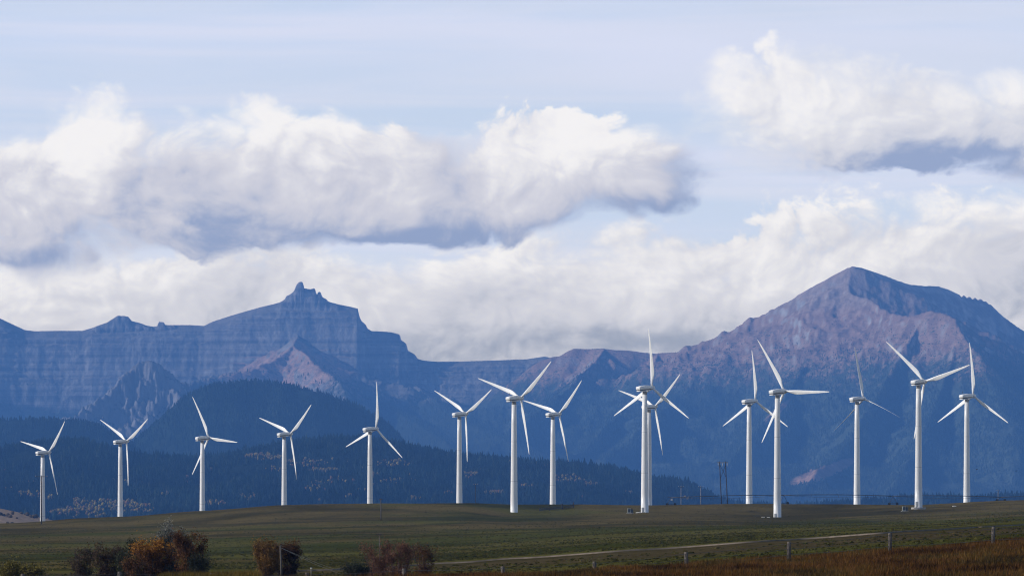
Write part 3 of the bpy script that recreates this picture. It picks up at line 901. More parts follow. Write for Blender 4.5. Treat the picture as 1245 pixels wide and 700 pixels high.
# forest ridge
n = 90000
px = rng.uniform(-200, 1440, n); y = rng.uniform(9000, 13150, n) ** 1.0
z = G.sample(px, y); row = HZ - z / y * FP; x = (px - CX) / FP * y
patches = [(140, 617, 62, 6), (90, 622, 40, 5), (320, 556, 32, 5), (372, 563, 32, 6), (335, 571, 20, 5), (393, 572, 24, 4), (415, 586, 34, 4), (383, 595, 16, 5), (478, 563, 26, 5), (487, 585, 30, 4), (455, 578, 10, 3),
           (35, 601, 24, 5), (60, 604, 16, 4), (98, 611, 12, 8), (120, 615, 22, 9), (150, 612, 22, 5), (165, 619, 30, 6), (95, 627, 45, 5), (570, 578, 16, 4), (690, 582, 26, 6), (720, 589, 12, 4),
           (300, 606, 12, 3), (425, 604, 6, 3), (505, 606, 10, 4), (440, 597, 8, 3), (600, 600, 14, 4), (760, 600, 14, 4), (810, 578, 10, 3), (260, 612, 20, 3), (640, 592, 10, 3), (310, 604, 6, 3),
           (50, 588, 9, 2), (230, 580, 9, 2), (200, 600, 7, 3), (520, 590, 9, 3), (840, 606, 14, 3), (545, 600, 8, 2), (1000, 608, 30, 3)]
pf = np.zeros(n)
for (a, b, sx, sy) in patches:
    pf = np.maximum(pf, np.exp(-((px - a) / sx) ** 2 - ((row - b) / sy) ** 2))
pf = pf + 0.30 * fbm(x / 60, y / 120, 3, 131)
asp = (pf > 0.52) | ((fbm(x / 140, y / 260, 4, 136) > 0.36) & (rng.random(n) < 0.35))
open_ = (fbm(x / 190, y / 260, 4, 132) > 0.24) & (rng.random(n) < 0.85)
foot = (z < -14) & (rng.random(n) < 0.6)
con = ~asp & ~open_ & ~foot & ~((pf > 0.38) & (rng.random(n) < 0.7))
asp = asp & (rng.random(n) < 0.5)
h = rng.gamma(9, 1.15, n).clip(4, 19)
stand = np.clip(1.0 + 1.5 * fbm(x / 260, y / 420, 4, 133) + 0.8 * fbm(x / 45, y / 90, 2, 134), 0.35, 2.6)[:, None]
h = h * np.clip(1 + 0.7 * fbm(x / 120, y / 200, 3, 135), 0.5, 1.5)
scatter("conifer_forest", cone_template(5), x[con], y[con], z[con], h[con], h[con] * rng.uniform(0.18, 0.34, con.sum()), pick(CON, con.sum()) * stand[con], M['conifer'],
        "dark conifer forest covering the low ridge right behind the turbines", "forest")
ha = rng.uniform(3, 7.0, asp.sum())
scatter("aspen_groves", blob_template(), x[asp], y[asp], z[asp], ha, ha * rng.uniform(0.38, 0.6, asp.sum()), pick(ASP, asp.sum()), M['conifer'],
        "tan and gold aspen groves in patches among the dark conifers", "grove")

# dome and foothill
n = 52000
px = rng.uniform(-210, 600, n); y = rng.uniform(15200, 18300, n); z = Fh.sample(px, y); x = (px - CX) / FP * y
bare_ = np.exp(-((px - 105) / 18) ** 2 - ((HZ - z / y * FP - 533) / 7) ** 2) > 0.5
ok = (z > 60) & ~bare_ & ~((fbm(x / 240, y / 300, 4, 141) > 0.30))
h = rng.gamma(9, 1.2, n).clip(5, 18)
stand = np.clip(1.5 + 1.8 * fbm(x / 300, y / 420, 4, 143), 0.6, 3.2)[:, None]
scatter("hill_forest", cone_template(4), x[ok], y[ok], z[ok], h[ok], h[ok] * rng.uniform(0.20, 0.36, ok.sum()), pick(CON, ok.sum()) * stand[ok], M['conifer'],
        "distant conifer forest on the rounded dark hill below the cliffs", "forest")

# lower slopes of the big peak and of the cliff range
n = 130000
px = rng.uniform(560, 1440, n); y = rng.uniform(20000, 28000, n); z = C.sample(px, y); x = (px - CX) / FP * y
lim = 640 + 260 * fbm(x / 330, y / 330, 4, 151) + 160 * fbm(x / 70, y / 200, 3, 152) + 300 * rng.random(n) ** 2.2
row = HZ - z / y * FP
skyrow = np.interp(px, C.pxs, (HZ - C.Z / C.Y * FP).min(0))
u_ = (px - 1005) / 44 + (row - 572) / 60; v_ = (row - 572 + (px - 1005) * 0.33) / 8.0
clear = np.exp(-u_ ** 2 - v_ ** 2) + np.exp(-((px - 945) / 22) ** 2 - ((row - 500 + (px - 945) * 0.8) / 8) ** 2) + 0.25 * fbm(x / 60, y / 90, 3, 154) > 0.45
ok = (z > 30) & (z < lim) & (fbm(x / 150, y / 400, 4, 153) < 0.25) & (row > skyrow + 6) & ~clear
h = rng.gamma(9, 1.25, n).clip(5, 19) * np.interp(z, [500, 680, 900], [1.0, 0.6, 0.42])
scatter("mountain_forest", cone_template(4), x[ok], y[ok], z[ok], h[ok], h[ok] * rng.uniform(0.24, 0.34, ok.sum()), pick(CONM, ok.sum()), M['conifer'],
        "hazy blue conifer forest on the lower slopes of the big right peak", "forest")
n = 40000
px = rng.uniform(-240, 700, n); y = rng.uniform(23200, 28400, n); z = A.sample(px, y); x = (px - CX) / FP * y
ok = (z > 30) & (z < 520 + 200 * fbm(x / 300, y / 300, 4, 161) + 240 * rng.random(n) ** 2.5) & (fbm(x / 150, y / 400, 4, 163) < 0.2)
h = rng.gamma(9, 1.3, n).clip(5, 20)
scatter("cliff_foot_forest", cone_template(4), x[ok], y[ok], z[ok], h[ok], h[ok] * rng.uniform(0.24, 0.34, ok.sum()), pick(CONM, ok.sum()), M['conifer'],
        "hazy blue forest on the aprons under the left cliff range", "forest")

# scrub on the stubble hill
n = 260
px = rng.uniform(-60, 75, n); y = rng.uniform(4500, 5050, n); z = T.sample(px, y); x = (px - CX) / FP * y; row = HZ - z / y * FP
ok = (fbm(x / 25, y / 60, 3, 171) > 0.02) & (row > 624)
h = rng.uniform(1.5, 4.2, n)
scatter("hill_scrub", blob_template(), x[ok], y[ok], z[ok], h[ok], h[ok] * 0.62, pick(np.array([(0.05, 0.045, 0.04), (0.09, 0.07, 0.05), (0.12, 0.09, 0.06)]), ok.sum()), M['conifer'],
        "dark scrub dotted over the pale stubble hill at far left", "scrub")

# ------------------------------------------------------------------ long dry grass in the foreground
def tufts(name, n, pxr, dr, keep, hr, pal, label, wide=(0.03, 0.07)):
    px = rng.uniform(pxr[0], pxr[1], n)
    d = rng.uniform(dr[0], dr[1], n) if dr[1] < 500 else np.exp(rng.uniform(math.log(dr[0]), math.log(dr[1]), n))
    x = (px - CX) / FP * d
    k = keep(px, d, x)
    px, d, x = px[k], d[k], x[k]
    z = ground_z(x, d)
    n = len(x)
    nb = 3
    h = rng.uniform(hr[0], hr[1], n) * (1 + 0.55 * fbm(x / 5.0, d / 9.0, 3, 181))
    w = rng.uniform(wide[0], wide[1], (n, nb)); a = rng.uniform(0, math.pi, (n, nb))
    lean = rng.normal(0, 0.22, (n, nb, 2)); lean[:, :, 0] += 0.10
    hh = h[:, None] * rng.uniform(0.65, 1.1, (n, nb))
    ox = rng.normal(0, 0.10, (n, nb)); oy = rng.normal(0, 0.10, (n, nb))
    co = np.empty((n, nb, 3, 3))
    bx, by = x[:, None] + ox, d[:, None] + oy
    co[:, :, 0, 0] = bx - np.cos(a) * w; co[:, :, 0, 1] = by - np.sin(a) * w
    co[:, :, 1, 0] = bx + np.cos(a) * w; co[:, :, 1, 1] = by + np.sin(a) * w
    co[:, :, 2, 0] = bx + lean[:, :, 0] * hh; co[:, :, 2, 1] = by + lean[:, :, 1] * hh
    co[:, :, :2, 2] = z[:, None, None] - 0.04
    co[:, :, 2, 2] = z[:, None] + hh
    t = np.clip(0.5 + 1.3 * fbm(x / 6.0, d / 22.0, 4, 183) + rng.normal(0, 0.16, n), 0, 0.999)
    pal = np.array(pal)
    i = (t * (len(pal) - 1)).astype(int); f = (t * (len(pal) - 1) - i)[:, None]
    cc = pal[i] * (1 - f) + pal[np.minimum(i + 1, len(pal) - 1)] * f
    cc = cc[:, None, :] * rng.uniform(0.7, 1.3, (n, nb, 1))
    cols = np.ones((n, nb, 3, 4)); cols[..., :3] = cc[:, :, None, :]
    me = np_mesh(name, co.reshape(-1, 3), np.arange(n * nb * 3).reshape(-1, 3), cols.reshape(-1, 4))
    return tag(link(name, me, M['grass']), label, 'grass', kind='stuff')


def keep_meadow(px, d, x):
    return (np.abs(ground_row(px, d) - np.interp(px, *np.array(rp, float).T)) > 3.0) & (fbm(x / 25.0, d / 60.0, 3, 195) + 0.25 * rng.random(len(px)) > -0.05) & ((d > 590) | (rng.random(len(px)) < 0.22))


tufts("meadow_grass", 70000, (-60, 1310), (430, 2440), keep_meadow, (0.05, 0.17),
      [(0.040, 0.038, 0.010), (0.056, 0.054, 0.013), (0.072, 0.062, 0.019), (0.060, 0.066, 0.015), (0.085, 0.066, 0.024)],
      "olive and tan grass clumps over the open prairie below the turbines", (0.10, 0.34))


def keep_rust(px, d, x):
    lim = np.interp(px, [-60, 440, 560, 700, 900, 1080, 1245, 1340], [330, 345, 352, 352, 366, 372, 385, 390])
    return (d < lim + 14 * fbm(x / 6.0, d / 20.0, 3, 191)) & (rng.random(len(px)) < 0.45 + 0.55 * sstep(250, 330, d))


tufts("rust_grass", 170000, (-60, 1340), (240, 400), keep_rust, (0.26, 0.52),
      [(0.022, 0.012, 0.006), (0.060, 0.029, 0.011), (0.120, 0.052, 0.015), (0.138, 0.072, 0.020), (0.075, 0.055, 0.018), (0.032, 0.019, 0.009)],
      "rust and ochre long grass in the near field along the bottom of the picture", (0.018, 0.042))
tufts("yellow_grass", 9000, (195, 312), (330, 372), lambda px, d, x: rng.random(len(px)) < 0.9, (0.35, 0.75),
      [(0.05, 0.034, 0.010), (0.10, 0.068, 0.016), (0.15, 0.10, 0.024)], "strip of yellow grass at bottom left below the shrub clump")

# ------------------------------------------------------------------ wind turbines
HUB, RAD = 50.0, 23.5
HY, TILT = 4.3, R(5.0)             # rotor plane ahead of the tower axis, shaft tilt


def tower_mesh():
    b = MB()
    zz = [0, 0.25, 0.26, 8, 16, 24, 32, 40, 47.6]
    rr = [1.72, 1.72, 1.54, 1.46, 1.36, 1.27, 1.18, 1.08, 0.97]
    b.tube([(0, 0, z_) for z_ in zz], rr, 32)
    return b.mesh("tower", M['tower'], True)


def ring_rect(y_, w, zb, zt, p=5.0, n=32):
    out = []
    for k_ in range(n):
        a = 2 * math.pi * k_ / n
        c_, s_ = math.cos(a), math.sin(a)
        out.append((math.copysign(abs(c_) ** (2 / p), c_) * w / 2, y_, (zb + zt) / 2 + math.copysign(abs(s_) ** (2 / p), s_) * (zt - zb) / 2))
    return out


def nacelle_mesh():
    b = MB()
    b.loft([ring_rect(-4.0, 1.9, -0.25, 0.80), ring_rect(-3.9, 2.3, -0.38, 0.95), ring_rect(-2.6, 2.5, -0.38, 1.12), ring_rect(0.5, 2.5, -0.40, 1.20),
            ring_rect(2.2, 2.3, -0.5, 1.05), ring_rect(3.3, 1.8, -0.65, 0.85), ring_rect(3.45, 1.4, -0.5, 0.7)])
    return b.mesh("nacelle", M['nacelle'], True)


def seam_mesh():
    return MB().loft([ring_rect(-3.6, 2.1, -0.75, -0.25, 5), ring_rect(2.9, 1.9, -0.75, -0.3, 5)]).mesh("seam", M['seam'], True)


def tray_mesh():
    return MB().loft([ring_rect(-3.9, 1.9, -1.05, -0.64, 4), ring_rect(-3.7, 2.2, -1.12, -0.62, 4), ring_rect(1.6, 2.2, -1.14, -0.62, 4), ring_rect(2.9, 1.7, -0.98, -0.64, 4)]).mesh("tray", M['nacelle'], True)


def blade_mesh():
    b = MB()
    st = [(0.035, 1.0, 1.0, 0), (0.075, 1.0, 1.0, 0), (0.12, 1.22, 0.68, 10), (0.17, 1.62, 0.44, 11), (0.22, 1.90, 0.32, 10), (0.27, 1.96, 0.28, 9), (0.34, 1.85, 0.26, 7), (0.43, 1.62, 0.23, 6),
          (0.55, 1.36, 0.21, 4), (0.68, 1.10, 0.20, 2.5), (0.80, 0.84, 0.19, 1.2), (0.90, 0.62, 0.18, 0.5), (0.96, 0.44, 0.18, 0.2), (0.99, 0.25, 0.18, 0), (1.0, 0.10, 0.2, 0)]
    prof = []
    for k_ in range(16):
        a = 2 * math.pi * k_ / 16
        u = 0.5 - 0.5 * math.cos(a)
        th = (1 if math.sin(a) >= 0 else -1) * 2.6 * (0.2969 * math.sqrt(u) - 0.126 * u - 0.3516 * u * u + 0.2843 * u ** 3 - 0.1036 * u ** 4)
        prof.append((u, th, a))
    rings = []
    for f_, ch, tk, tw in st:
        ch *= 0.9
        ci = max(0.0, min(1.0, (tk - 0.36) / 0.64)); ci = ci ** 0.7
        r_ = []
        for u, th, a in prof:
            ax, ay = (u - 0.28) * ch, th * tk * ch * 0.98
            cx_, cy_ = -0.5 * math.cos(a) * ch, 0.5 * math.sin(a) * ch
            X_, Y_ = ax * (1 - ci) + cx_ * ci, ay * (1 - ci) + cy_ * ci
            tw_ = R(tw + 4)
            r_.append((X_ * math.cos(tw_) - Y_ * math.sin(tw_), X_ * math.sin(tw_) + Y_ * math.cos(tw_) - 1.25 * max(0, f_ - 0.1) ** 2, f_ * RAD))
        rings.append(r_)
    b.loft(rings)
    return b.mesh("blade", M['blade'], True)


def hub_mesh():
    b = MB()
    ys_ = [-0.75, -0.7, -0.2, 0.5, 0.95, 1.3, 1.55, 1.65]
    rs_ = [0.60, 0.74, 0.86, 0.86, 0.76, 0.55, 0.28, 0.05]
    b.tube([(0, v_, 0) for v_ in ys_], rs_, 24)
    return b.mesh("hub", M['nacelle'], True)


me_tower, me_nac, me_seam, me_tray, me_blade, me_hub = tower_mesh(), nacelle_mesh(), seam_mesh(), tray_mesh(), blade_mesh(), hub_mesh()
_b = MB(); _b.tube([(0, 0, 47.6), (0, 0, 48.85)], [0.95, 0.9], 24); me_collar = _b.mesh("yaw_collar", M['collar'], True)
me_door = MB().box((0, 0, 1.35), (0.95, 0.10, 2.1), None, 1.0, 0.04).mesh("door", M['door'])
me_step = MB().box((0, -0.45, 0.12), (1.2, 0.9, 0.30)).box((0, -1.0, 0.02), (1.2, 0.5, 0.18)).mesh("doorstep", M['concrete'])
_b = MB(); _b.tube([(0, 0, -0.6), (0, 0, 0.14)], [2.9, 2.9], 28); me_pad = _b.mesh("foundation", M['concrete'])
me_mast = MB().tube([(0.5, -3.2, 1.4), (0.5, -3.2, 2.5)], 0.05, 6).tube([(0.25, -3.2, 2.4), (0.75, -3.2, 2.4)], 0.05, 6).mesh("wind_vane", M['steel'])
AX = R(0)


def turbine(px, hubrow, rpx, yaw, ph, label, pitch=0.0):
    d = RAD * FP / rpx
    dxh = math.sin(R(yaw)) * HY
    x, y = px_at(px, d), d
    z0 = float(rowz(hubrow, d + math.cos(R(yaw)) * HY)) - HUB - HY * math.sin(TILT)
    g_ = gz(x, y)
    root = empty("wind_turbine", (x, y, z0), label, "wind turbine", "white wind turbines on the prairie crest", -R(yaw))
    tw = link("tower", me_tower, None, root)
    pd = link("foundation", me_pad, None, root)
    dr = link("door", me_door, None, tw)
    dr.rotation_euler = (0, 0, R(yaw - 35)); dr.location = Matrix.Rotation(R(yaw - 35), 3, 'Z') @ Vector((0, -1.52, 0))
    sp = link("doorstep", me_step, None, root)
    sp.rotation_euler = (0, 0, R(yaw - 35)); sp.location = Matrix.Rotation(R(yaw - 35), 3, 'Z') @ Vector((0, -1.9, 0))
    link("yaw_collar", me_collar, None, root)
    tl = Matrix.Translation((0, 0, HUB)) @ Matrix.Rotation(TILT, 4, 'X')
    nc = link("nacelle", me_nac, None, root); nc.matrix_local = tl
    link("seam", me_seam, None, nc); link("tray", me_tray, None, nc); link("wind_vane", me_mast, None, nc)
    hm = tl @ Matrix.Translation((0, HY, 0))
    hb = link("hub", me_hub, None, root); hb.matrix_local = hm
    for k_ in range(3):
        bl = link("blade", me_blade, None, root)
        bl.matrix_local = hm @ Matrix.Rotation(R(ph + 120 * k_), 4, 'Y') @ Matrix.Rotation(R(pitch), 4, 'Z')
    if abs(g_ - z0) > 0.02:
        TUR.append((px, d, z0, g_))
    return root


TUR = []
TD = [  # tower px, hub row, rotor radius px, yaw, phase, label
    (51.8, 549.5, 53.5, 47, 45, "white wind turbine standing behind the tall pole with a wide crossarm"),
    (146.2, 536.2, 54.0, 48, 60, "second turbine from the left edge, one blade hanging straight down beside its tower"),
    (246.0, 531.9, 55.4, 46, 96, "small far white turbine with a near level right blade, above the autumn shrub clump"),
    (345.5, 527.2, 56.5, 46, 51, "white wind turbine straight above the two orange shrubs by the guyed pole"),
    (449.8, 521.0, 57.8, 45, 8, "white turbine with one blade straight up, next to the slim pole on the slope"),
    (558.5, 502.8, 58.5, 46, 60, "white turbine with wide spread upper blades, left neighbour of the one by the rail fence"),
    (625.0, 483.5, 69.8, 41, 51, "near white turbine with its base below the crest, left of the rail fence"),
    (672.2, 503.0, 59.5, 44, 47, "white turbine on the crest directly behind the dark rail fence"),
    (783.9, 471.0, 71.4, 44, 2, "near white turbine, one blade straight up, overlapping another turbine behind it"),
    (789.0, 494.0, 60.5, 44, 50, "white turbine almost hidden behind the tower of a nearer turbine"),
    (910.9, 487.2, 62.0, 45, 1, "white turbine with one blade straight up, just right of the twin-pole power structure"),
    (945.2, 475.5, 72.8, 42, 91, "near white turbine with a level right blade, white stones at its base"),
    (1042.0, 484.3, 63.5, 45, 110, "white turbine with thin feathered blades, standing alone below the big right peak's lit face", 68),
    (1116.8, 463.8, 71.5, 38, 74, "tallest white turbine at right, one blade behind its tower, box beside its base"),
    (1175.5, 481.0, 65.0, 45, 1, "white turbine farthest right, one blade straight up against the shaded flank")]
for a in TD: turbine(*a)
print("TURBINE base/ground:", [(p, int(d_), round(a_, 1), round(b_, 1)) for p, d_, a_, b_ in TUR])

# ------------------------------------------------------------------ poles, irrigation line, fences
def pole_thing(px, d, top_row, arm, label, mat, rad=0.14, lean=0.0, arm_drop=0.6, insul=True, group="wooden utility poles", base=None):
    x = px_at(px, d); z0 = gz(x, d) if base is None else base
    H = float(rowz(top_row, d)) - z0
    r_ = empty("utility_pole", (x, d, z0), label, "utility pole", group)
    MB().tube([(0, 0, -0.5), (lean * 0.5, 0, H * 0.5), (lean, 0, H)], [rad * 1.2, rad, rad * 0.75], 10).build("pole", mat, r_, True)
    if arm <= 0: return r_, H
    ca_ = MB().box((lean, -rad - 0.06, H - arm_drop), (arm, 0.12, 0.16)).build("crossarm", M['mid_wood'], r_)
    if insul:
        for s_ in (-0.46, 0.0, 0.46):
            MB().tube([(lean + s_ * arm, -rad - 0.06, H - arm_drop + 0.08), (lean + s_ * arm, -rad - 0.06, H - arm_drop + 0.38)], [0.07, 0.10], 8).build("insulator", M['insul'], ca_, True)
    return r_, H


pole_thing(50.2, 2360, 577.5, 5.2, "tall slim pole with a wide crossarm in front of the leftmost turbine", M['wood'], 0.28, 0, 0.5)
pole_thing(463, 2100, 605.5, 1.4, "slim grey pole with a small crossarm on the open slope right of a turbine base", M['mid_wood'], 0.21, 0, 0.3, False)
pole_thing(461.5, 620, 648, 0.55, "short post with a crossarm sticking up behind the bare reddish shrubs", M['wood'], 0.07, 0, 0.12, False)
pole_thing(828, 2640, 590, 2.3, "left one of the two faint small poles against the dark ridge", M['grey_wood'], 0.13)
pole_thing(852, 2640, 590, 2.3, "right one of the two faint small poles, nearer to the twin-pole structure", M['grey_wood'], 0.13)
pole_thing(1213.5, 2640, 594.5, 2.0, "small faint pole behind the irrigation line right of the farthest right turbine", M['grey_wood'], 0.12)
pole_thing(578, 2640, 587, 2.0, "small dark pole on the crest between the spread-blade turbine and the tall near one", M['dark_wood'], 0.12)
gp_root, gH = pole_thing(342.5, 398, 662.5, 0, "leaning bare pole with long guy wires in front of the orange shrubs", M['mid_wood'], 0.07, -0.10, 0.10, False)
for (ex, er, ed) in ((415, 688, 470), (424, 689, 480)):
    p1 = Vector((px_at(ex, ed), ed, float(ground_z(px_at(ex, ed), ed)))) - gp_root.location
    MB().tube([(-0.1, 0, gH - 0.15), tuple(Vector((-0.1, 0, gH - 0.15)).lerp(p1, 0.5) - Vector((0, 0, 0.10))), tuple(p1)], 0.012, 6).build("guy_wire", M['pale_wire'], gp_root)

# twin-pole power structure
d = 2700.0
xb = px_at(880, d); zb = gz(xb, d)
r_ = empty("power_structure", (xb, d, zb), "dark leaning twin-pole power structure joined by a pale crossarm", "power pylon")
zt = float(rowz(560.5, d)) - zb
pxm = d / FP
for a0, a1 in ((-2.3, -5.2), (5.0, 2.0)):
    MB().tube([(a0 * pxm, 0, -1), (a1 * pxm, 0, zt)], [0.27, 0.19], 12).build("pole", M['dark_wood'], r_, True)
arm = MB().box((-1.4 * pxm, -0.3, zt - 0.6), (13.2 * pxm, 0.24, 0.34)).build("crossarm", M['grey_wood'], r_)
for s_ in (-6.8, -1.5, 4.2):
    MB().tube([(s_ * pxm, -0.3, zt - 0.8), (s_ * pxm, -0.3, zt - 2.4)], [0.13, 0.09], 8).build("insulator", M['insul'], arm, True)
xa = MB()
xa.tube([(-4.8 * pxm, 0.1, zt - 1.5), (3.4 * pxm, 0.1, zt - 8)], 0.09, 8); xa.tube([(2.3 * pxm, -0.1, zt - 1.5), (-3.9 * pxm, -0.1, zt - 8)], 0.09, 8)
xa.build("cross_brace", M['dark_wood'], r_)

# centre-pivot irrigation machine on the crest
d = 2480.0
r_ = empty("irrigation_pivot", (px_at(815, d), d, gz(px_at(815, d), d)), "long dark wheeled irrigation pipe running along the crest to the right edge", "irrigation machine")
tw_px = [816, 953, 1086, 1217, 1350]
tops = [float(rowz(r0, d)) - r_.location.z for r0 in (604.5, 601.5, 602.5, 603.8, 603.0)]
bx0 = r_.location.x
def ipt(i, f=0.0):
    xx = np.interp(i + f, range(5), [px_at(p, d) for p in tw_px]) - bx0
    zz_ = np.interp(i + f, range(5), tops) + 0.35 * math.sin(math.pi * f)
    return (float(xx), 0, float(zz_))
for i in range(4):
    MB().tube([ipt(i, f) for f in np.linspace(0, 1, 9)], 0.14, 8).build("pipe_span", M['steel'], r_, True)
    tr = MB()
    for s_ in (-0.5, 0.5):
        tr.tube([(ipt(i, f)[0], s_ * math.sin(math.pi * f), ipt(i, f)[2] - 1.15 * math.sin(math.pi * f) - 0.1) for f in np.linspace(0, 1, 9)], 0.05, 6)
    for f in np.linspace(0.125, 0.875, 7):
        p_ = ipt(i, f)
        for s_ in (-0.5, 0.5):
            tr.tube([p_, (p_[0], s_ * math.sin(math.pi * f), p_[2] - 1.15 * math.sin(math.pi * f) - 0.1)], 0.04, 6)
    tr.build("truss", M['steel'], r_)
for i in range(5):
    p_ = ipt(i)
    zg = gz(p_[0] + bx0, d) - r_.location.z
    lg = MB()
    for s_ in (-1, 1):
        lg.tube([(p_[0], 0, p_[2] + 0.1), (p_[0] + s_ * 1.7, 0.2 * s_, zg + 0.55)], 0.09, 8)
    lg.box((p_[0], 0, zg + 0.62), (3.8, 0.18, 0.2))
    lw = lg.build("leg_frame", M['steel'], r_)
    for s_ in (-1, 1):
        MB().tube([(p_[0] + s_ * 1.7, -0.22, zg + 0.55), (p_[0] + s_ * 1.7, 0.22, zg + 0.55)], 0.6, 16).build("wheel", M['rubber'], lw)
    if i == 0:
        MB().box((p_[0] + 0.25, -0.25, p_[2] - 0.9), (0.8, 0.35, 0.9), None, 1, 0.04).build("control_box", M['insul'], r_)
        MB().tube([(p_[0], 0, p_[2]), (p_[0] - 1.0, 0, p_[2] + 0.35), (p_[0] - 1.5, 0, p_[2] + 0.2)], [0.14, 0.12, 0.16], 8).build("end_gun", M['steel'], r_)

# dark rail fence on the crest
d = 2395.0
r_ = empty("rail_fence", (px_at(684, d), d, gz(px_at(684, d), d)), "short broken dark rail fence between the tall near turbine and the crest", "fence")
def frel(px, dd, up):
    x_ = px_at(px, dd); return (x_ - r_.location.x, dd - d, gz(x_, dd) + up - r_.location.z)
fp = [(656, 2340), (668, 2358), (683.5, 2385), (697.3, 2405)]
for p_, q_ in fp:
    a_ = frel(p_, q_, -0.3); b_ = frel(p_, q_, 2.3 if p_ > 680 else 1.5)
    MB().tube([a_, b_], 0.26 if p_ > 680 else 0.16, 8).build("post", M['dark_wood'], r_)
for up in (0.55, 1.15):
    for (p0, q0), (p1, q1) in zip(fp[:-1], fp[1:]):
        MB().tube([frel(p0, q0, up * 0.8), frel(p1, q1, up)], 0.15, 8).build("rail", M['dark_wood'], r_)

# wire fence across the foreground
FPX = [(28, 352), (145, 352), (258, 352), (374, 352), (492, 351), (612, 350), (723, 350), (835, 350), (959, 350), (1082, 350), (1207, 350), (1332, 350)]
TOPR = {28: 697, 145: 694.5, 258: 696, 374: 695.5, 492: 690.5, 612: 688, 723: 682, 835: 670.5, 959: 658, 1082: 647.5, 1207: 640, 1332: 633}
x0 = px_at(612, 350)
r_ = empty("wire_fence", (x0, 350, gz(x0, 350)), "weathered wooden post and wire fence crossing the near rusty grass", "fence")
tops_ = []
for i, (p_, q_) in enumerate(FPX):
    x_ = px_at(p_, q_); zg = gz(x_, q_); zt_ = float(rowz(TOPR[p_], q_))
    zg = min(zg, zt_ - 1.0)
    ln = random.uniform(-0.06, 0.06)
    b = MB().tube([(x_ - x0, q_ - 350, zg - 0.4 - r_.location.z), (x_ - x0 + ln * 0.5, q_ - 350, (zg + zt_) / 2 - r_.location.z), (x_ - x0 + ln, q_ - 350, zt_ - r_.location.z)],
                  [random.uniform(0.115, 0.145), 0.125, 0.115], 10)
    b.build("post", M['wood'], r_, True)
    tops_.append(Vector((x_ - x0 + ln, q_ - 350 - 0.1, zt_ - r_.location.z)))
for dn in (0.12, 0.45, 0.8):
    b = MB()
    for a_, c_ in zip(tops_[:-1], tops_[1:]):
        m_ = a_.lerp(c_, 0.5) - Vector((0, 0, dn + 0.07))
        b.tube([a_ - Vector((0, 0, dn)), m_, c_ - Vector((0, 0, dn))], 0.013, 5)
    b.build("wire", M['wire'], r_)

# marker stake
x_ = px_at(378.5, 430)
r_ = empty("marker_stake", (x_, 430, gz(x_, 430)), "small pale stake standing in the grass right of the orange shrubs", "stake")
MB().tube([(0, 0, -0.2), (0, 0, 0.62)], 0.05, 8).build("stake", M['pale_wire'], r_)
MB().tube([(0, 0, 0.62), (0, 0, 0.72)], 0.065, 8).build("cap", M['stone'], r_)

# transformer boxes
for px_, q_, lab in ((766, 2262, "pale transformer box left of the overlapped near turbine's base"), (1100, 2275, "pale transformer box left of the tallest right turbine's base")):
    x_ = px_at(px_, q_)
    r_ = empty("transformer_box", (x_, q_, gz(x_, q_)), lab, "transformer box", "transformer boxes beside turbines")
    MB().box((0, 0, 0.05), (2.9, 2.6, 0.3)).build("pad", M['concrete'], r_)
    MB().box((-0.35, 0, 1.05), (1.3, 1.6, 1.7), None, 1, 0.05).build("cabinet", M['box'], r_)
    MB().box((0.82, 0.1, 0.95), (0.9, 1.4, 1.4), None, 1, 0.04).build("cooling_fins", M['boxdark'], r_)
    MB().box((-0.35, 0, 1.96), (1.42, 1.72, 0.09)).build("lid", M['box'], r_)
    MB().box((-0.35, -0.83, 1.05), (1.0, 0.03, 1.3)).build("door", M['boxdark'], r_)


def stone(name, px_, q_, s, label, group=None):
    x_ = px_at(px_, q_)
    v, f = blob_template()
    v = v * np.array(s) * rng.uniform(0.8, 1.2, (12, 1)); v[:, 2] = v[:, 2] * 0.9 - 0.1
    me = bpy.data.meshes.new(name); me.from_pydata([tuple(a) for a in v], [], [tuple(int(i) for i in a) for a in f]); me.materials.append(M['stone'])
    o = link(name, me); o.location = (x_, q_, gz(x_, q_))
    return tag(o, label, "stone", group)


stone("stone", 928, 2215, (0.75, 0.6, 0.55), "pale stone farthest from the near turbine with the level right blade", "pale stones near turbine bases")
stone("stone", 934.5, 2216, (0.65, 0.5, 0.4), "pale stone closest to the near turbine with the level right blade", "pale stones near turbine bases")
stone("stone", 776, 2266, (1.3, 0.8, 0.45), "flat tan stone between the transformer box and the overlapped turbine base", "pale stones near turbine bases")
stone("stone", 1160.5, 2345, (0.95, 0.7, 0.5), "lone white stone in the grass left of the farthest right turbine", "pale stones near turbine bases")


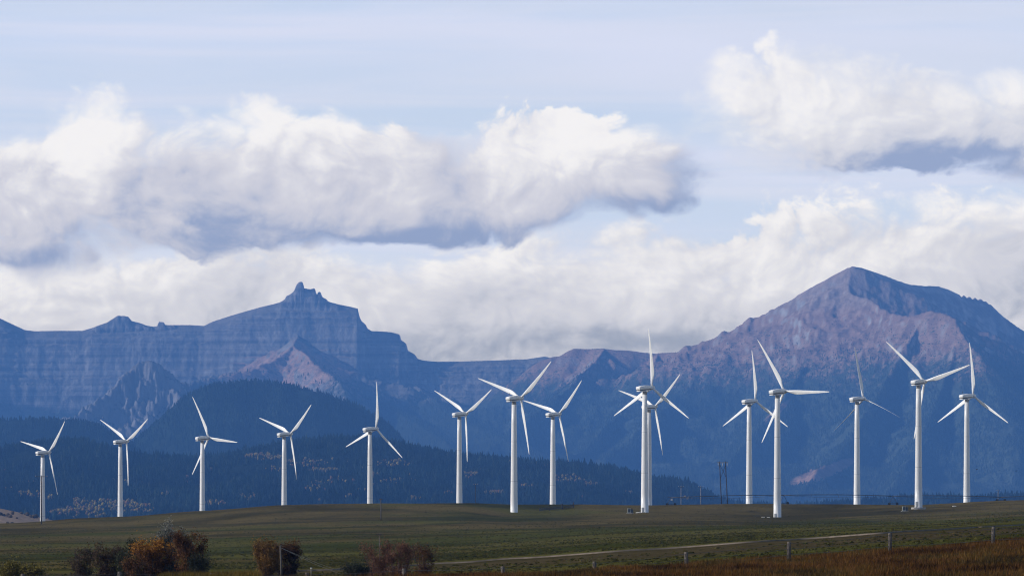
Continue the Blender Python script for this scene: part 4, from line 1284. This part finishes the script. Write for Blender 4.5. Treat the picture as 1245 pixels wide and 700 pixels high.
# birds
def bird(px_, row, q_, span, yaw, flap, label):
    b = MB()
    b.tube([(0, -0.30, 0), (0, -0.2, 0.0), (0, -0.02, 0.01), (0, 0.16, 0.02), (0, 0.24, 0.03), (0, 0.31, 0.02)], [0.03, 0.045, 0.07, 0.055, 0.04, 0.008], 10)
    body = b
    o = body.build("bird", M['bird'], None, True)
    o.location = (px_at(px_, q_), q_, float(rowz(row, q_))); o.rotation_euler = (0, 0, R(yaw))
    for s_ in (-1, 1):
        w = MB()
        pts = [(0.04, 0.12, -0.10, 0.0), (0.5, 0.16, -0.08, flap * 0.6), (0.8, 0.10, -0.08, flap * 0.75), (1.0, -0.02, -0.06, flap * 0.7)]
        rings = []
        for f_, le, te, zz_ in pts:
            X_ = s_ * f_ * span / 2
            rings.append([(X_, le, zz_ + 0.006), (X_, (le + te) / 2, zz_ + 0.02), (X_, te, zz_ + 0.004), (X_, te, zz_ - 0.004), (X_, (le + te) / 2, zz_ - 0.006), (X_, le, zz_ - 0.006)])
        w.loft(rings).build("wing", M['bird'], o)
    MB().loft([[(-0.03, -0.28, 0.01), (0.03, -0.28, 0.01), (0.03, -0.28, -0.01), (-0.03, -0.28, -0.01)], [(-0.08, -0.44, 0.008), (0.08, -0.44, 0.008), (0.08, -0.44, -0.008), (-0.08, -0.44, -0.008)]]).build("tail", M['bird'], o)
    return tag(o, label, "bird", "birds flying at right")


bird(1187.5, 570.5, 1500, 0.75, -70, 0.18, "small black bird flying just right of the farthest right turbine tower")
bird(1235.5, 572, 1500, 0.85, -85, 0.05, "small black bird flying near the right edge of the picture")

# ------------------------------------------------------------------ shrubs
def shrub(px0, px1, top, d, base_row, pal, stem_col, n_leaf, label, group, seed, leaf=0.10, sparse=0.0, name="shrub", layered=None):
    rs = np.random.default_rng(seed)
    n_leaf = int(n_leaf * 2.0)
    xm = px_at((px0 + px1) / 2, d); zg = gz(xm, d)
    if base_row is not None: zg = min(zg, float(rowz(base_row, d)))
    H = float(rowz(top, d)) - zg
    Wd = px_at(px1, d) - px_at(px0, d)
    root = empty(name, (xm, d, zg), label, name.replace('_', ' '), group)
    st = MB(); tips = []
    ns = int(rs.integers(6, 10))
    for i in range(ns):
        a = 2 * math.pi * (i + rs.random() * 0.6) / ns
        rr = Wd * 0.5 * rs.uniform(0.35, 0.95); hh = H * rs.uniform(0.52, 1.0) * (1 - 0.28 * (rr / (Wd * 0.5)) ** 2)
        p0 = np.array([math.cos(a) * Wd * 0.07, math.sin(a) * Wd * 0.07, -0.15])
        p3 = np.array([math.cos(a) * rr, math.sin(a) * rr * 0.8, hh])
        p1 = p0 * 0.55 + p3 * 0.45 + np.array([0, 0, -H * 0.10]) + rs.normal(0, 0.08, 3)
        p2 = p0 * 0.2 + p3 * 0.8 + np.array([0, 0, -H * 0.06]) + rs.normal(0, 0.10, 3)
        st.tube([p0, p1, p2, p3], [0.055, 0.04, 0.025, 0.008], 6)
        for j in range(14):
            t = rs.uniform(0.06, 0.98)
            b = p1 * (1 - t) + p3 * t if t > 0.5 else p0 * (1 - 2 * t) + p1 * 2 * t
            e = b + np.array([rs.normal(0, 0.24) * Wd * 0.5, rs.normal(0, 0.24) * Wd * 0.5, rs.normal(0.12, 0.16) * H * 0.55 + 0.1])
            e[2] = min(e[2], H * rs.uniform(0.80, 1.0)); 
            k_ = math.hypot(e[0], e[1]) / (Wd * 0.52)
            if k_ > 1.12: e[0] *= 1.12 / k_; e[1] *= 1.12 / k_
            md = (b + e) / 2 + rs.normal(0, 0.05, 3)
            st.tube([b, md, e], [0.020, 0.014, 0.006], 5)
            tips.append((b, md, e))
            for _ in range(3):
                e2 = md * 0.5 + e * 0.5 + rs.normal(0, 0.20, 3) + np.array([0, 0, 0.18])
                st.tube([(md + e) / 2, e2], [0.011, 0.005], 4)
                tips.append(((md + e) / 2, e, e2))
    sm = plain("bark_" + str(seed), stem_col, 0.9, 0.3, 5.0)
    st.build("stems", sm, root)
    T_ = rs.integers(0, len(tips), n_leaf)
    u = rs.uniform(0.1, 1.05, n_leaf)[:, None]
    B = np.array([tips[i][0] for i in T_]); Mi = np.array([tips[i][1] for i in T_]); E_ = np.array([tips[i][2] for i in T_])
    P = np.where(u < 0.5, B + (Mi - B) * u * 2, Mi + (E_ - Mi) * (u * 2 - 1)) + rs.normal(0, 0.15, (n_leaf, 3))
    P[:, 2] = np.maximum(P[:, 2], 0.05)
    nrm = rs.normal(0, 1, (n_leaf, 3)); nrm[:, 2] += 0.4; nrm /= np.linalg.norm(nrm, axis=1)[:, None]
    tmp = rs.normal(0, 1, (n_leaf, 3))
    U = np.cross(nrm, tmp); U /= np.linalg.norm(U, axis=1)[:, None]
    V = np.cross(nrm, U)
    s_ = leaf * 1.25 * rs.uniform(0.55, 1.3, (n_leaf, 1))
    co = np.stack([P - U * s_ * 0.5, P + V * s_ * 0.34, P + U * s_ * 0.6, P - V * s_ * 0.34], 1)
    pal = np.array(pal)
    if layered:        # leaves that have turned at the top of the bush first
        tt_ = np.clip(P[:, 2] / H + rs.normal(0, 0.14, n_leaf), 0, 0.999)
    else:
        tt_ = np.clip(0.5 + 0.75 * fbm(P[:, 0] / 0.9 + seed, P[:, 2] / 0.9, 2, seed) + rs.normal(0, 0.2, n_leaf), 0, 0.999)
    i = (tt_ * (len(pal) - 1)).astype(int); f = (tt_ * (len(pal) - 1) - i)[:, None]
    c_ = (pal[i] * (1 - f) + pal[np.minimum(i + 1, len(pal) - 1)] * f) * 1.45 * rs.uniform(0.65, 1.35, (n_leaf, 1))
    cols = np.ones((n_leaf, 4, 4)); cols[:, :, :3] = c_[:, None, :]
    me = np_mesh("foliage", co.reshape(-1, 3), np.arange(n_leaf * 4).reshape(-1, 4), cols.reshape(-1, 4), nv=4)
    link("foliage", me, M['leaf'], root)
    return root


PURPLE = [(0.026, 0.018, 0.018), (0.050, 0.033, 0.026), (0.070, 0.048, 0.030), (0.045, 0.044, 0.020)]
DGREEN = [(0.014, 0.017, 0.014), (0.028, 0.032, 0.022), (0.050, 0.052, 0.034)]
ORANGE = [(0.045, 0.026, 0.015), (0.095, 0.045, 0.020), (0.20, 0.090, 0.024), (0.30, 0.150, 0.028)]
RUST = [(0.030, 0.018, 0.012), (0.075, 0.036, 0.018), (0.13, 0.064, 0.030), (0.070, 0.060, 0.022)]
GREY = [(0.018, 0.022, 0.022), (0.034, 0.040, 0.036), (0.15, 0.15, 0.13)]
TAN = [(0.055, 0.032, 0.016), (0.12, 0.068, 0.026), (0.19, 0.105, 0.036)]
OLIVE = [(0.045, 0.040, 0.012), (0.10, 0.085, 0.024), (0.16, 0.13, 0.04)]
RED = [(0.055, 0.028, 0.020), (0.105, 0.050, 0.034), (0.15, 0.078, 0.050)]
GC, GO, GR = "shrubs of the autumn clump at left", "orange shrubs by the guyed pole", "bare reddish shrubs in the middle"
BK = (0.045, 0.035, 0.032)
shrub(86, 116, 663, 432, 701, PURPLE, BK, 1500, "thin purple-grey shrub at the left end of the autumn clump", GC, 201)
shrub(110, 152, 652, 428, 702, PURPLE, BK, 3000, "wide dusky purple shrub left of the dark green one", GC, 202)
shrub(140, 176, 655, 424, 703, DGREEN, BK, 3600, "low dark green shrub in the middle of the autumn clump", GC, 203)
shrub(150, 182, 672, 416, 704, RUST, BK, 2400, "low russet shrub in front of the dark green one", GC, 204)
shrub(164, 208, 647, 421, 703, ORANGE, BK, 6000, "bright orange-topped shrub, most colourful of the clump", GC, 205, layered=True)
shrub(190, 228, 635, 426, 704, GREY, BK, 6500, "tallest shrub of the clump, dark with pale grey flecks on top", GC, 206, layered=True)
shrub(208, 247, 643, 419, 703, RUST, BK, 4200, "reddish brown shrub at the right end of the autumn clump", GC, 207)
shrub(228, 256, 676, 417, 704, DGREEN, BK, 1900, "small dark shrub at the foot of the reddish brown one", GC, 208)
shrub(308, 340, 656, 424, 701, TAN, (0.10, 0.075, 0.05), 3600, "tan-orange upright shrub left of the guyed pole", GO, 209)
shrub(332, 366, 655, 428, 701, [(0.020, 0.014, 0.014), (0.035, 0.022, 0.020), (0.10, 0.05, 0.022)], BK, 3800, "dark shrub with orange tips right behind the guyed pole", GO, 210, layered=True)
shrub(440, 482, 654, 432, 700, RED, (0.075, 0.045, 0.040), 1900, "tall twiggy reddish shrub below the short crossarm post", GR, 211, 0.08)
shrub(468, 506, 658, 430, 700, RED, (0.070, 0.042, 0.038), 2300, "dusky purple twiggy shrub in the middle of the reddish three", GR, 212, 0.08)
shrub(498, 532, 662, 434, 700, RUST, (0.070, 0.045, 0.040), 1600, "rightmost twiggy shrub of the reddish three, beside the track end", GR, 213, 0.08)
shrub(-6, 26, 686, 400, 706, OLIVE, BK, 2400, "yellow-green bush cut by the left bottom corner", "low olive bushes at bottom left", 214)
shrub(22, 52, 688, 402, 706, OLIVE, BK, 1900, "low yellow-green bush just right of the corner one", "low olive bushes at bottom left", 215)
shrub(416, 450, 688, 405, 704, DGREEN, BK, 1700, "low dark bush left of the bare reddish shrubs", None, 216)

# ------------------------------------------------------------------ the air
hz0, hz1 = -46.5, 1345.0
hb = MB().box((0, 13400, (hz0 + hz1) / 2), (44000, 34800, hz1 - hz0))
m = bpy.data.materials.new("haze_air"); m.use_nodes = True
t = NT(m.node_tree)
pv = t.n('ShaderNodeVolumePrincipled')
pv.inputs['Color'].default_value = (0.147, 0.39, 0.98, 1)
pv.inputs['Density'].default_value = 3.5e-5
pv.inputs['Anisotropy'].default_value = 0.0
pv.inputs['Absorption Color'].default_value = (0, 0, 0, 1)
ou = t.n('ShaderNodeOutputMaterial')
t.t.links.new(pv.outputs[0], ou.inputs['Volume'])
hz = hb.build("haze", m)
tag(hz, kind='stuff')
hz['label'] = "thin blue haze filling the air before the mountains"
hz['category'] = "haze"
